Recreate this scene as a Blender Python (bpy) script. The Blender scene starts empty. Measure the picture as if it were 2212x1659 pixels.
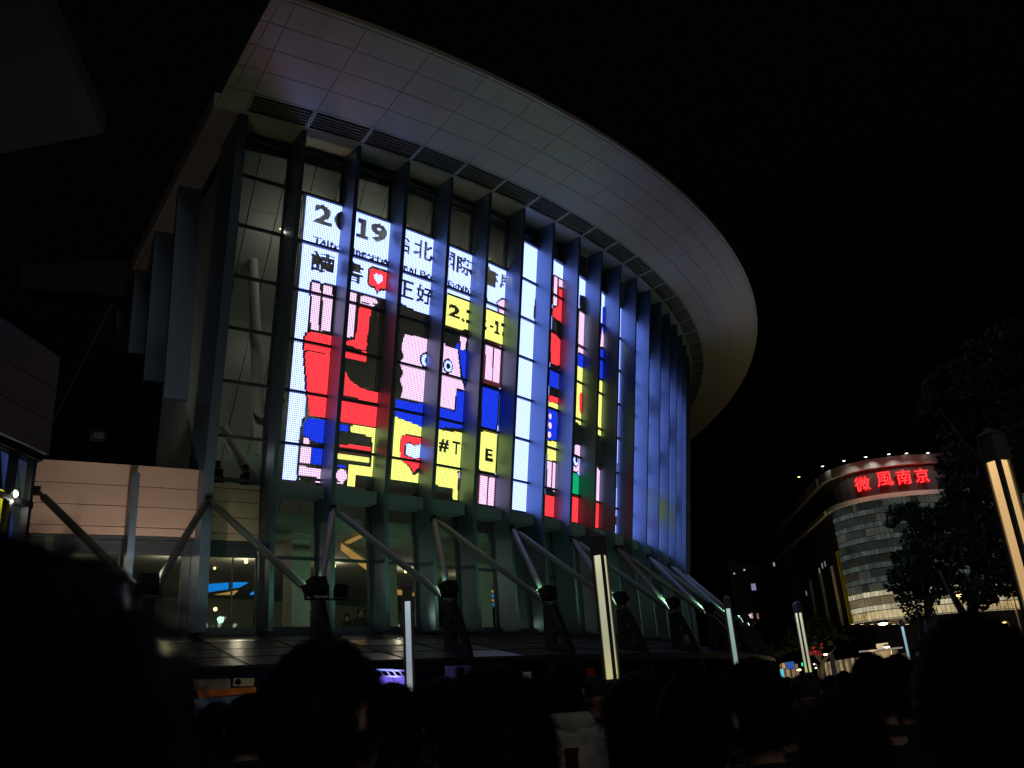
import bpy, bmesh, math, random
import numpy as np
from mathutils import Vector, Matrix

random.seed(7)
RNG = np.random.default_rng(11)
SC = bpy.context.scene
COL = SC.collection
EYE = 1.65                      # camera height; the survey below is relative to it

# ------------------------------------------------------------------ camera
FPX, PITCH, ROLL = 1872.53, 0.349799, 0.0747836
IMW, CX, CY = 2212.0, 1106.0, 829.5
_cp, _sp = math.cos(PITCH), math.sin(PITCH)
AF = Vector((0, _cp, _sp)); _u = Vector((0, -_sp, _cp)); _r = Vector((1, 0, 0))
AR = math.cos(ROLL) * _r - math.sin(ROLL) * _u
AU = math.sin(ROLL) * _r + math.cos(ROLL) * _u
cam = bpy.data.cameras.new('camera'); camo = bpy.data.objects.new('camera', cam); COL.objects.link(camo)
m = Matrix((AR, AU, -AF)).transposed().to_4x4(); m.translation = (0, 0, EYE)
camo.matrix_world = m
cam.sensor_width = 36; cam.lens = 36 * FPX / IMW
cam.clip_start = 0.05; cam.clip_end = 2000
cam.dof.use_dof = True; cam.dof.focus_distance = 34; cam.dof.aperture_fstop = 4.5
SC.camera = camo

# ------------------------------------------------------------------ world, city glow, exposure
w = bpy.data.worlds.new("World"); SC.world = w; w.use_nodes = True
wn = w.node_tree; bg = wn.nodes['Background']
sky = wn.nodes.new('ShaderNodeTexSky'); sky.sky_type = 'NISHITA'; sky.sun_disc = False
sky.sun_elevation = math.radians(-5); sky.sun_rotation = math.radians(200)
wn.links.new(sky.outputs[0], bg.inputs[0]); bg.inputs[1].default_value = 0.15
sl = bpy.data.lights.new('city_glow', 'SUN'); sl.energy = 0.10; sl.angle = math.radians(25); sl.color = (1, .92, .84)   # the glow of the city behind the crowd
so = bpy.data.objects.new('city_glow', sl); so.rotation_euler = (math.radians(58), 0, math.radians(24)); COL.objects.link(so)
SC.view_settings.view_transform = 'Standard'; SC.view_settings.look = 'None'
SC.view_settings.exposure = 0; SC.view_settings.gamma = 1
SC.cycles.use_denoising = True
SC.cycles.max_bounces = 5; SC.cycles.diffuse_bounces = 3; SC.cycles.glossy_bounces = 3
SC.cycles.transparent_max_bounces = 12; SC.cycles.sample_clamp_indirect = 2.0
SC.cycles.caustics_reflective = False; SC.cycles.caustics_refractive = False

# ------------------------------------------------------------------ materials
MATS = {}
def mat(name, col=(.5, .5, .5), rough=.6, metal=0., emit=None, es=1., var=0., vscale=6., bump=0., spec=.4):
    if name in MATS: return MATS[name]
    M = bpy.data.materials.new(name); M.use_nodes = True; MATS[name] = M
    nt = M.node_tree; b = nt.nodes['Principled BSDF']
    b.inputs['Base Color'].default_value = (*col, 1); b.inputs['Roughness'].default_value = rough
    b.inputs['Metallic'].default_value = metal; b.inputs['Specular IOR Level'].default_value = spec
    if emit:
        b.inputs['Emission Color'].default_value = (*emit, 1); b.inputs['Emission Strength'].default_value = es
    if var or bump:
        tc = nt.nodes.new('ShaderNodeTexCoord'); nz = nt.nodes.new('ShaderNodeTexNoise')
        nz.inputs['Scale'].default_value = vscale; nz.inputs['Detail'].default_value = 5
        nt.links.new(tc.outputs['Object'], nz.inputs['Vector'])
        if var:
            mx = nt.nodes.new('ShaderNodeMix'); mx.data_type = 'RGBA'
            mx.inputs[6].default_value = (*[c * (1 - var) for c in col], 1)
            mx.inputs[7].default_value = (*[min(1, c * (1 + var)) for c in col], 1)
            nt.links.new(nz.outputs[0], mx.inputs[0]); nt.links.new(mx.outputs[2], b.inputs['Base Color'])
            mr = nt.nodes.new('ShaderNodeMapRange'); mr.inputs[3].default_value = max(0, rough - .12); mr.inputs[4].default_value = min(1, rough + .12)
            nt.links.new(nz.outputs[0], mr.inputs[0]); nt.links.new(mr.outputs[0], b.inputs['Roughness'])
        if bump:
            bp = nt.nodes.new('ShaderNodeBump'); bp.inputs['Strength'].default_value = bump; bp.inputs['Distance'].default_value = .02
            nt.links.new(nz.outputs[0], bp.inputs['Height']); nt.links.new(bp.outputs[0], b.inputs['Normal'])
    return M

def emis(name, col, s=1., var=0., scale=3.):
    if name in MATS: return MATS[name]
    M = bpy.data.materials.new(name); M.use_nodes = True; MATS[name] = M
    nt = M.node_tree; nt.nodes.clear(); o = nt.nodes.new('ShaderNodeOutputMaterial'); e = nt.nodes.new('ShaderNodeEmission')
    e.inputs[0].default_value = (*col, 1); e.inputs[1].default_value = s
    if var:
        tc = nt.nodes.new('ShaderNodeTexCoord'); nz = nt.nodes.new('ShaderNodeTexNoise'); nz.inputs['Scale'].default_value = scale
        nt.links.new(tc.outputs['Object'], nz.inputs['Vector'])
        mr = nt.nodes.new('ShaderNodeMapRange'); mr.inputs[1].default_value = .3; mr.inputs[2].default_value = .7
        mr.inputs[3].default_value = s * (1 - var); mr.inputs[4].default_value = s * (1 + var)
        nt.links.new(nz.outputs[0], mr.inputs[0]); nt.links.new(mr.outputs[0], e.inputs[1])
    nt.links.new(e.outputs[0], o.inputs[0]); return M

def glass(name, tint=(.8, .85, .85), refl=.08, rough=.02, ior=1.45):
    if name in MATS: return MATS[name]
    M = bpy.data.materials.new(name); M.use_nodes = True; MATS[name] = M
    nt = M.node_tree; nt.nodes.clear(); o = nt.nodes.new('ShaderNodeOutputMaterial')
    t = nt.nodes.new('ShaderNodeBsdfTransparent'); t.inputs[0].default_value = (*tint, 1)
    g = nt.nodes.new('ShaderNodeBsdfGlossy'); g.inputs['Roughness'].default_value = rough
    fr = nt.nodes.new('ShaderNodeFresnel'); fr.inputs[0].default_value = ior
    mr = nt.nodes.new('ShaderNodeMath'); mr.operation = 'ADD'; mr.inputs[1].default_value = refl * .3
    mx = nt.nodes.new('ShaderNodeMixShader')
    nt.links.new(fr.outputs[0], mr.inputs[0]); nt.links.new(mr.outputs[0], mx.inputs[0])
    nt.links.new(t.outputs[0], mx.inputs[1]); nt.links.new(g.outputs[0], mx.inputs[2]); nt.links.new(mx.outputs[0], o.inputs[0])
    return M

def led(name, col, edge=.10):
    """bright round diodes at 7 cm pitch on a dark carrier (the UV map counts diodes)"""
    M = bpy.data.materials.new(name); M.use_nodes = True; MATS[name] = M
    nt = M.node_tree; nt.nodes.clear(); o = nt.nodes.new('ShaderNodeOutputMaterial')
    uv = nt.nodes.new('ShaderNodeUVMap'); vm = nt.nodes.new('ShaderNodeVectorMath'); vm.operation = 'DISTANCE'
    vm.inputs[1].default_value = (.5, .5, 0); fr = nt.nodes.new('ShaderNodeVectorMath'); fr.operation = 'FRACTION'
    nt.links.new(uv.outputs[0], fr.inputs[0]); nt.links.new(fr.outputs[0], vm.inputs[0])
    mr = nt.nodes.new('ShaderNodeMapRange'); mr.interpolation_type = 'SMOOTHSTEP'
    mr.inputs[1].default_value = .30; mr.inputs[2].default_value = .54; mr.inputs[3].default_value = 1.; mr.inputs[4].default_value = edge
    nt.links.new(vm.outputs['Value'], mr.inputs[0])
    e = nt.nodes.new('ShaderNodeEmission'); e.inputs[0].default_value = (*col, 1)
    nt.links.new(mr.outputs[0], e.inputs[1])
    ge = nt.nodes.new('ShaderNodeNewGeometry'); df = nt.nodes.new('ShaderNodeBsdfDiffuse'); df.inputs[0].default_value = (.02, .02, .02, 1); mx = nt.nodes.new('ShaderNodeMixShader')
    nt.links.new(ge.outputs['Backfacing'], mx.inputs[0]); nt.links.new(e.outputs[0], mx.inputs[1]); nt.links.new(df.outputs[0], mx.inputs[2])   # LEDs sit on the outer side only
    nt.links.new(mx.outputs[0], o.inputs[0]); return M

# ------------------------------------------------------------------ mesh helpers
class MB:
    def __init__(s): s.v = []; s.f = []; s.mi = []
    def add(s, vs, fs, mi=0):
        n = len(s.v); s.v += [tuple(x) for x in vs]; s.f += [tuple(i + n for i in f) for f in fs]; s.mi += [mi] * len(fs); return s
    def hexa(s, p, mi=0):     # 8 points: bottom ring 0-3, top ring 4-7
        return s.add(p, [(3, 2, 1, 0), (4, 5, 6, 7), (0, 1, 5, 4), (1, 2, 6, 5), (2, 3, 7, 6), (3, 0, 4, 7)], mi)
    def box(s, c, size, rz=0., mi=0, M=None):
        x, y, z = [k / 2 for k in size]
        pts = [Vector(q) for q in ((-x, -y, -z), (x, -y, -z), (x, y, -z), (-x, y, -z), (-x, -y, z), (x, -y, z), (x, y, z), (-x, y, z))]
        R = M if M is not None else Matrix.Rotation(rz, 3, 'Z')
        return s.hexa([R @ q + Vector(c) for q in pts], mi)
    def bar(s, a, b, wx, wz, mi=0):
        a, b = Vector(a), Vector(b); d = (b - a).normalized()
        up = Vector((0, 0, 1)) if abs(d.z) < .95 else Vector((0, 1, 0))
        x = d.cross(up).normalized() * wx / 2; y = x.cross(d).normalized() * wz / 2
        return s.hexa([a - x - y, a + x - y, b + x - y, b - x - y, a - x + y, a + x + y, b + x + y, b - x + y], mi)
    def tube(s, pts, rs, n=12, mi=0, cap=True):
        pts = [Vector(p) for p in pts]; rings = []
        for i, p in enumerate(pts):
            d = (pts[min(i + 1, len(pts) - 1)] - pts[max(i - 1, 0)]).normalized()
            up = Vector((0, 0, 1)) if abs(d.z) < .9 else Vector((1, 0, 0))
            x = d.cross(up).normalized(); y = d.cross(x).normalized(); r = rs[i] if isinstance(rs, (list, tuple)) else rs
            rings.append([p + x * r * math.cos(2 * math.pi * k / n) + y * r * math.sin(2 * math.pi * k / n) for k in range(n)])
        vs = [q for r in rings for q in r]; fs = []
        for i in range(len(pts) - 1):
            for k in range(n):
                fs.append((i * n + k, i * n + (k + 1) % n, (i + 1) * n + (k + 1) % n, (i + 1) * n + k))
        if cap: fs += [tuple(range(n)), tuple(reversed(range((len(pts) - 1) * n, len(pts) * n)))]
        return s.add(vs, fs, mi)
    def quad(s, a, b, c, d, mi=0): return s.add([a, b, c, d], [(0, 1, 2, 3)], mi)
    def sphere(s, c, r, n=12, mi=0):
        c = Vector(c); r = r if isinstance(r, (tuple, list)) else (r, r, r); vs = []; fs = []
        h = n // 2
        for i in range(h + 1):
            t = math.pi * i / h
            for k in range(n):
                p = 2 * math.pi * k / n
                vs.append((c.x + r[0] * math.sin(t) * math.cos(p), c.y + r[1] * math.sin(t) * math.sin(p), c.z + r[2] * math.cos(t)))
        for i in range(h):
            for k in range(n): fs.append((i * n + k, (i + 1) * n + k, (i + 1) * n + (k + 1) % n, i * n + (k + 1) % n))
        return s.add(vs, fs, mi)
    def mesh(s, name, mats, smooth=False):
        me = bpy.data.meshes.new(name); me.from_pydata(s.v, [], s.f)
        for x in (mats if isinstance(mats, (list, tuple)) else [mats]): me.materials.append(x)
        me.polygons.foreach_set('material_index', s.mi)
        if smooth: me.polygons.foreach_set('use_smooth', [True] * len(s.f))
        bm = bmesh.new(); bm.from_mesh(me); bmesh.ops.recalc_face_normals(bm, faces=bm.faces); bm.to_mesh(me); bm.free()
        return me
    def build(s, name, mats, parent=None, smooth=False, **tags):
        o = bpy.data.objects.new(name, s.mesh(name, mats, smooth)); COL.objects.link(o)
        if parent is not None: adopt(o, parent)
        if tags: tag(o, **tags)
        return o

WORLDLOC = {}
def wl(o):
    l = Vector(o.location); p = o.parent
    while p is not None: l += Vector(p.location); p = p.parent
    return l
def adopt(o, parent):
    """vertices were written in world space: shift the child so that it stays there under its (unrotated) parent"""
    o.parent = parent; o.location = Vector(o.location) - wl(parent)
def tag(o, label=None, category=None, group=None, kind=None):
    if label: o['label'] = label
    if category: o['category'] = category
    if group: o['group'] = group
    if kind: o['kind'] = kind
    return o
def thing(name, label, category, loc=(0, 0, 0), rz=0., group=None):
    o = bpy.data.objects.new(name, None); o.empty_display_size = .2; COL.objects.link(o); o.location = loc; o.rotation_euler = (0, 0, rz)
    return tag(o, label, category, group, 'thing')
def copy_tree(o, parent=None):
    c = o.copy(); COL.objects.link(c); c.parent = parent
    for ch in [x for x in bpy.data.objects if x.parent == o]: copy_tree(ch, c)
    return c
def flat_shape(splines, depth):
    """outline (list of point loops in x,y; later loops are holes) extruded to a solid mesh"""
    cu = bpy.data.curves.new('outline', 'CURVE'); cu.dimensions = '2D'; cu.fill_mode = 'BOTH'; cu.extrude = depth / 2
    for pts in splines:
        sp = cu.splines.new('POLY'); sp.points.add(len(pts) - 1); sp.use_cyclic_u = True
        for i, p in enumerate(pts): sp.points[i].co = (p[0], p[1], 0, 1)
    o = bpy.data.objects.new('outline', cu); COL.objects.link(o)
    me = bpy.data.meshes.new_from_object(o.evaluated_get(bpy.context.evaluated_depsgraph_get()))
    bpy.data.objects.remove(o); bpy.data.curves.remove(cu); return me
def text_mesh(body, fat=.0, extrude=0.):
    cu = bpy.data.curves.new('lettering', 'FONT'); cu.body = body; cu.offset = fat; cu.extrude = extrude
    o = bpy.data.objects.new('lettering', cu); COL.objects.link(o)
    me = bpy.data.meshes.new_from_object(o.evaluated_get(bpy.context.evaluated_depsgraph_get()))
    bpy.data.objects.remove(o); bpy.data.curves.remove(cu); return me

# ------------------------------------------------------------------ survey helpers (reading the photograph to real distances)
def ray(px, py): return AF + (px - CX) / FPX * AR - (py - CY) / FPX * AU
def at_y(px, py, y): d = ray(px, py); v = d * (y / d.y); v.z += EYE; return v
def at_z(px, py, zrel): d = ray(px, py); v = d * (zrel / d.z); v.z += EYE; return v
def at_r(px, py, r): d = ray(px, py); v = d * (r / math.hypot(d.x, d.y)); v.z += EYE; return v

# plan of the curved facade: s counts bays along it, d is metres outward of the fin line
_s = np.linspace(-5, 34, 1561); A0, A1, A2, BW = .618036, .0455213, -.00029444, 2.167819
_a = A0 + A1 * _s + A2 * _s * _s; _ds = (_s[1] - _s[0]) * BW
_x = np.concatenate([[0], np.cumsum(np.cos((_a[1:] + _a[:-1]) / 2) * _ds)]); _y = np.concatenate([[0], np.cumsum(np.sin((_a[1:] + _a[:-1]) / 2) * _ds)])
_i0 = int(np.argmin(abs(_s))); _x = _x - _x[_i0] - 8.35128; _y = _y - _y[_i0] + 24.17859
ZS, ZK, DK, DIN, TX, TY = 20., 7.024, 2.0375, .97, .0733645, .0281024
ZB = 2.5                         # foot of the glass wall
def frame(s):
    a = float(np.interp(s, _s, _a)); return float(np.interp(s, _s, _x)), float(np.interp(s, _s, _y)), a
def PL(s, d):
    x, y, a = frame(s); return x + d * math.sin(a), y - d * math.cos(a)
def ztop(s, d=0.):
    x, y = PL(s, d); return ZS + TX * x + TY * (y - 30)
def F(s, d, z):                  # facade point: leans outward above the kink line, plumb below
    t = max(0., (z - ZK) / (ztop(s) - ZK)); x, y = PL(s, -DK * (1 - t) + d)
    return Vector((x, y, z + EYE))
def SF(s, d, dz=0.):             # point on the tilted soffit
    if s < 0: s += .035 * max(0, d) * min(1, -s / .34)          # the free end is cut slightly askew
    x, y = PL(s, d); return Vector((x, y, ZS + TX * x + TY * (y - 30) + .15 * max(0, d) + EYE + dz))
# ================================================================== setting
m_fin = mat('painted_steel_fin', (.145, .20, .265), .40, .6, var=.10, vscale=1.5)
m_soff = mat('soffit_aluminium', (.53, .455, .33), .34, .2, var=.13, vscale=.9)
m_seam = mat('seam_dark', (.02, .02, .022), .8)
m_dark = mat('dark_steel', (.022, .023, .026), .5, .3)
m_frame = mat('window_frame_grey', (.07, .075, .085), .45, .5)
m_orange = mat('terracotta_panel', (.50, .33, .24), .5, var=.05, vscale=1.)
m_glass = glass('clear_glass'); m_glassd = glass('dark_glass', (.55, .56, .55), .0, .3, 1.22)
m_lob = mat('lobby_plaster', (.42, .43, .37), .8, var=.06, vscale=.5)
m_white = mat('white_paint', (.50, .49, .44), .5, var=.04)
m_strut = mat('white_steel_tube', (.24, .29, .25), .5, .0, var=.08, vscale=2.)

MB().quad((-400, -60, 0), (400, -60, 0), (400, 700, 0), (-400, 700, 0)).build('ground', mat('plaza_paving', (.06, .058, .055), .7, var=.3, vscale=.8, bump=.1), kind='structure')
MB().quad((20, 70, .004), (420, 70, .004), (420, 180, .004), (20, 180, .004)).build('road', mat('asphalt', (.045, .045, .048), .75, var=.2, vscale=2.), kind='structure')

# ================================================================== arena
arena = thing('arena_building', 'large arena with leaning curved glass front, vertical fins and wide overhanging roof', 'arena', (-4, 34, 0))
NB = 31; NF = 25
# roof: a slab over everything, its underside left dark behind the panel joints
rb = MB(); ss = [-.46] + list(range(0, NB + 1))
low_o = [SF(s, 4.81, .05) for s in ss]; low_i = [SF(s, -6, .05) for s in ss]
for k in range(len(ss) - 1):
    a, b, c, d = low_i[k], low_i[k + 1], low_o[k + 1], low_o[k]
    up = Vector((0, 0, .12)); upi = Vector((0, 0, 1.2))
    rb.hexa([a, b, c, d, a + upi, b + upi, c + up, d + up])
roof = rb.build('roof', mat('roof_edge_metal', (.16, .16, .16), .5, .3), arena)
# soffit panels: four rings of metal panels with open joints
ring = [1.0, 1.96, 2.87, 3.81, 4.70]
sp = MB(); J = .009
cuts = [-.46, -.34] + list(range(0, NB + 1))
for a, b in zip(cuts[:-1], cuts[1:]):
    for r0, r1 in zip(ring[:-1], ring[1:]):
        n = 1
        for k in range(n):
            s0 = a + (b - a) * k / n + (J / BW if k == 0 else 0); s1 = a + (b - a) * (k + 1) / n - (J / BW if k == n - 1 else 0)
            p = [SF(s0, r0 + J), SF(s1, r0 + J), SF(s1, r1 - J), SF(s0, r1 - J)]
            sp.hexa(p + [q + Vector((0, 0, .04)) for q in p])
    s0, s1 = a + J / BW, b - J / BW          # narrow edge trim, and the strip between louvre and glass
    p = [SF(s0, 4.715), SF(s1, 4.715), SF(s1, 4.82), SF(s0, 4.82)]; sp.hexa(p + [q + Vector((0, 0, .17)) for q in p])
    p = [SF(s0, -DIN), SF(s1, -DIN), SF(s1, .08), SF(s0, .08)]; sp.hexa(p + [q + Vector((0, 0, .04)) for q in p])
sp.build('soffit_panel', m_soff, roof)
# ventilation louvres, one per bay
for i in range(-1, NB):
    s0, s1 = (i, i + 1) if i >= 0 else (-.46, 0)
    lb = MB()
    e0, e1 = s0 + .03, s1 - .03
    for (u0, u1) in ((s0 + .006, e0), (e1, s1 - .006)):
        p = [SF(u0, .10), SF(u1, .10), SF(u1, .985), SF(u0, .985)]; lb.hexa(p + [q + Vector((0, 0, .05)) for q in p])
    for d0, d1 in ((.10, .15), (.93, .985)):
        p = [SF(e0, d0), SF(e1, d0), SF(e1, d1), SF(e0, d1)]; lb.hexa(p + [q + Vector((0, 0, .05)) for q in p])
    if i >= 0:
        for k in range(5):
            d0 = .27 + k * .13; p = [SF(e0, d0), SF(e1, d0), SF(e1, d0 + .018), SF(e0, d0 + .018)]; lb.hexa(p + [q + Vector((0, 0, .10)) for q in p])
    else:
        p = [SF(e0, .15), SF(e1, .15), SF(e1, .93), SF(e0, .93)]; lb.hexa(p + [q + Vector((0, 0, .04)) for q in p])
    lb.build('louvre', m_soff, roof)
# side eave along the left flank, and the flank itself
x0, y0, a0 = frame(0); TAN = Vector((math.cos(a0), math.sin(a0), 0)); NIN = Vector((-math.sin(a0), math.cos(a0), 0))
def FL(t, u, z):  # flank coordinates: t outward to the left, u inward from the front fin line, z survey height
    return Vector((x0, y0, z + EYE)) - TAN * t + NIN * u
def zf(t, u):
    p = FL(t, u, 0); return ZS + TX * p.x + TY * (p.y - 30)
eb = MB()
for k in range(16):
    u0, u1 = k * 2.17 + .0, k * 2.17 + 2.15
    for t0, t1, th in ((.02, .78, .05), (.80, 1.0, .6)):
        p = [FL(t0, u0, zf(t0, u0)), FL(t1, u0, zf(t1, u0)), FL(t1, u1, zf(t1, u1)), FL(t0, u1, zf(t0, u1))]
        eb.hexa(p + [q + Vector((0, 0, th)) for q in p])
eb.build('side_eave', mat('eave_panel', (.40, .33, .28), .45, .2), roof)
wb = MB(); p = [FL(-.3, 3.8, 7.4), FL(0, 3.8, 7.4), FL(0, 36, 7.4), FL(-.3, 36, 7.4), FL(-.3, 1.9, 19), FL(0, 1.9, 19), FL(0, 36, 18.6), FL(-.3, 36, 18.6)]
wb.hexa(p).build('side_wall', mat('flank_wall', (.018, .018, .018), .8, var=.1), arena)
for k, zb_ in enumerate((10.6, 12.5, 15.0, 16.4)):
    u = 5.0 + 3.6 * k
    p = [FL(t, uu, zb_) for t, uu in ((.0, u), (.85, u), (.85, u + .24), (.0, u + .24))]
    q = [FL(t, uu, zf(t, uu)) for t, uu in ((.0, u), (.85, u), (.85, u + .24), (.0, u + .24))]
    MB().hexa(p + q).build('side_fin', m_fin, arena)
# fins
def fin(i, depth=DIN + .03, th=.085, mtl=m_fin):
    fb = MB(); zs_ = [ZB, ZK - .15, ZK + .15, (ZK + ztop(i)) / 2, ztop(i) - .003]; ds = th / BW; rows = []
    for z in zs_:
        rows.append([F(i - ds, -depth, z), F(i + ds, -depth, z), F(i + ds, 0, z), F(i - ds, 0, z)])
    # flush with the tilted soffit
    rows[-1] = [SF(i - ds, -depth, -.004), SF(i + ds, -depth, -.004), SF(i + ds, 0, -.004), SF(i - ds, 0, -.004)]
    vs = [q for r in rows for q in r]; fs = [(3, 2, 1, 0), tuple(range(16, 20))]
    for r in range(4):
        for k in range(4): fs.append((r * 4 + k, r * 4 + (k + 1) % 4, r * 4 + 4 + (k + 1) % 4, r * 4 + 4 + k))
    return fb.add(vs, fs).build('fin', mtl, arena)
for i in range(0, NF + 1): fin(i) if i else fin(0, 2.0, .16)
# left of the corner the lower wall carries on under the terrace
for i in (-1,):
    ds = .1 / BW; p = [F(i - ds, -DIN, ZB), F(i + ds, -DIN, ZB), F(i + ds, 0, ZB), F(i - ds, 0, ZB)]
    q = [F(i - ds, -DIN, 7.1), F(i + ds, -DIN, 7.1), F(i + ds, 0, 7.1), F(i - ds, 0, 7.1)]
    MB().hexa(p + q).build('fin', m_fin, arena)

# glass, frames, spandrels bay by bay
ROW0, ROWH = 1.64, 1.78
def strip(mb, s0, s1, d, z0, z1, th, n=1, mi=0):
    for k in range(n):
        a, b = s0 + (s1 - s0) * k / n, s0 + (s1 - s0) * (k + 1) / n
        mb.hexa([F(a, d - th, z0), F(b, d - th, z0), F(b, d, z0), F(a, d, z0), F(a, d - th, z1), F(b, d - th, z1), F(b, d, z1), F(a, d, z1)], mi)
e = .11 / BW
for i in range(-3, NF):
    s0, s1 = i + e, i + 1 - e
    up = i >= 0
    z_hi = ztop(i + .5) - .25
    if up:
        fr = MB(); gz0 = ZK + .36 if i == 0 else (ZK + ROW0 + ROWH * (5 if i < 3 else 6))
        for k in range(7):
            z = ZK + ROW0 + ROWH * k
            if z < z_hi: strip(fr, s0, s1, -DIN + .24, z - .042, z + .042, .10)
        strip(fr, s0, s1, -DIN + .12, z_hi - .02, z_hi + .12, .16)
        strip(fr, s0, s1, -DIN + .12, ZK + .26, ZK + .36, .2)
        for q in (s0, s1 - .03): strip(fr, q, q + .03, -DIN + .09, ZK + .30, z_hi + .05, .14)
        wnd = MB().quad(F(s0, -DIN - .02, gz0), F(s1, -DIN - .02, gz0), F(s1, -DIN - .02, z_hi), F(s0, -DIN - .02, z_hi)).build('window', m_glass, arena)
        fr.build('frame', m_frame, wnd)
    # lower lights
    fr = MB(); lo_t = 4.9 if i <= 0 else 6.85
    strip(fr, s0, s1, -DIN + .06, ZB, ZB + .22, .2)
    strip(fr, s0, s1, -DIN + .06, 4.86, 4.96, .12)
    strip(fr, s1 - .03, s1, -DIN + .04, ZB + .20, lo_t, .1); strip(fr, s0, s0 + .03, -DIN + .04, ZB + .20, lo_t, .1)
    if i == 0: strip(fr, s0 + .50, s0 + .52, -DIN + .02, ZB + .20, 4.88, .06)
    wnd = MB().quad(F(s0, -DIN - .02, ZB + .2), F(s1, -DIN - .02, ZB + .2), F(s1, -DIN - .02, lo_t), F(s0, -DIN - .02, lo_t)).build('window', m_glass, arena)
    fr.build('frame', m_frame, wnd)
    if i <= 0:     # terracotta cladding with fine joints
        pb = MB(); top = 7.22 if i == 0 else 7.5
        lv = [5.36, 5.60, 6.12, 6.63, 7.06, top] if i == 0 else [5.36, 5.62, 6.24, 6.86, top]
        for z0, z1 in zip(lv[:-1], lv[1:]): strip(pb, s0 - (0 if i == 0 else e), s1 + (e if i < -0 else 0), -DIN + (.02 if i == 0 else .3), z0 + .012, z1 - .012, .1)
        pb.build('wall_panel', m_orange, arena)
        kb = MB(); strip(kb, s0, s1, -DIN - .06, 5.3, top, .05); strip(kb, s0, s1, -DIN + (.10 if i == 0 else .36), 5.26, 5.34, .3); strip(kb, s0, s1, -DIN - .02, 4.97, 5.26, .1)
        kb.build('spandrel', m_frame, arena)
    else:
        kb = MB(); strip(kb, s0, s1, -.42, 6.84, 7.27, .55); kb.build('spandrel', mat('spandrel_grey', (.20, .22, .25), .5, .2), arena)

# upper interior: raked ceiling panels with a washed light, seen above and beside the screens
cb = MB()
def RK(s, q): return F(s, -1.25, ztop(s) - .45).lerp(F(s, -6.6, 6.9), q)
for i in range(0, 14):
    for k in range(2):
        a, b = i + k * .5 + .008, i + k * .5 + .492
        for q in range(7):
            q0, q1 = q / 7 + .0012, (q + 1) / 7 - .0012; th = Vector((0, 0, .05))
            p = [RK(a, q0), RK(b, q0), RK(b, q1), RK(a, q1)]; cb.hexa(p + [v + th for v in p])
cb.build('interior_ceiling', mat('ceiling_panel', (.40, .42, .36), .6, var=.05, vscale=.6), arena)
fb = MB()
strip(fb, -.02, 18, -DIN - .3, 6.05, 6.45, 9.0, 36); fb.build('upper_floor', m_lob, arena)
bb = MB(); strip(bb, -.02, .02, -1.3, 6.5, 18.5, 6.5)
bb.build('interior_wall', m_lob, arena)
lb = MB(); strip(lb, -3, 18, -DIN - .1, ZB - .2, ZB, 18, 42); lb.build('lobby_floor', mat('lobby_floor_stone', (.12, .12, .11), .3), arena)
lb = MB(); strip(lb, -3, 18, -DIN - 1.2, 5.95, 6.04, 18, 42); lb.build('lobby_ceiling', m_lob, arena)
lb = MB()
for k in range(42):
    a, b = -3 + k * .5, -2.5 + k * .5
    strip(lb, a, b, -18.5, ZB, 5.95, .2)
lb.build('lobby_wall', mat('lobby_wall', (.30, .27, .20), .8, var=.3, vscale=.4), arena)
lb = MB(); strip(lb, -3.2, -3, -1, ZB, 6, 18); lb.build('lobby_wall', m_lob, arena)
# round interior prop in the corner bay and square white lobby columns
MB().tube([F(.74, -2.6, 15.6), F(.86, -2.0, 12.0), F(1.02, -1.5, 8.4)], [.17, .2, .22], 16).build('interior_strut', m_white, arena, smooth=True)
MB().tube([F(.62, -3.4, 9.7), F(1.10, -1.6, 7.2)], [.18, .2], 16).build('interior_strut', m_white, arena, smooth=True)
for s_, d_, wd in ((2.2, -3.4, .7), (.22, -3.0, .6), (5.2, -6, .8), (7.9, -5, .7), (10.5, -5, .7)):
    p = F(s_, d_, 4.2); MB().box((p.x, p.y, (ZB + 5.95) / 2 + EYE), (wd, wd, 3.44), frame(s_)[2]).build('column', m_white, arena)
# railing of the upper floor
hb = MB(); strip(hb, .06, .94, -1.35, 7.44, 7.50, .05); strip(hb, .06, .94, -1.35, 7.18, 7.22, .03)
for s_ in (.1, .36, .62, .9): strip(hb, s_, s_ + .02, -1.35, 6.45, 7.46, .04)
hb.build('railing', mat('rail_steel', (.35, .35, .36), .35, .6), arena)

# luminous coves in the lobby ceiling (cyan and warm), traced onto the ceiling plane
def cove(name, mtl, pts, zr):
    vs = [at_z(px, py, zr) for px, py in pts]; n = len(vs)
    MB().add(vs + [v + Vector((0, 0, .05)) for v in vs], [tuple(range(n)), tuple(range(2 * n - 1, n - 1, -1))] + [(k, (k + 1) % n, n + (k + 1) % n, n + k) for k in range(n)]).build(name, mtl, arena)
def zz(ox, oy, k, pts): return [((ox + x / k) / 1.823, (oy + y / k) / 1.823) for x, y in pts]
m_cy = emis('cyan_cove', (.01, .30, .95), .9, .3, .5); m_wa = emis('warm_cove', (1., .55, .14), .42, .35, .4)
for pts in ([(1592, 1215), (1810, 1198), (1810, 1248), (1592, 1280)], [(1828, 1197), (1965, 1197), (1900, 1232), (1828, 1245)], [(1980, 1292), (2025, 1262), (2025, 1292)]):
    cove('cove_light', m_cy, zz(0, 1700, 2.011, pts), 5.93 if pts[0][1] < 1280 else 5.9)
cove('cove_light', m_wa, zz(0, 1700, 2.011, [(1700, 1292), (1885, 1258), (1850, 1294)]), 5.93)
for pts in ([(542, 582), (684, 553), (684, 580), (560, 612)], [(622, 664), (662, 655), (662, 672), (622, 682)], [(540, 690), (600, 690), (560, 702)], ):
    cove('cove_light', m_cy, zz(900, 2000, 2.011, pts), 5.92)
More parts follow.
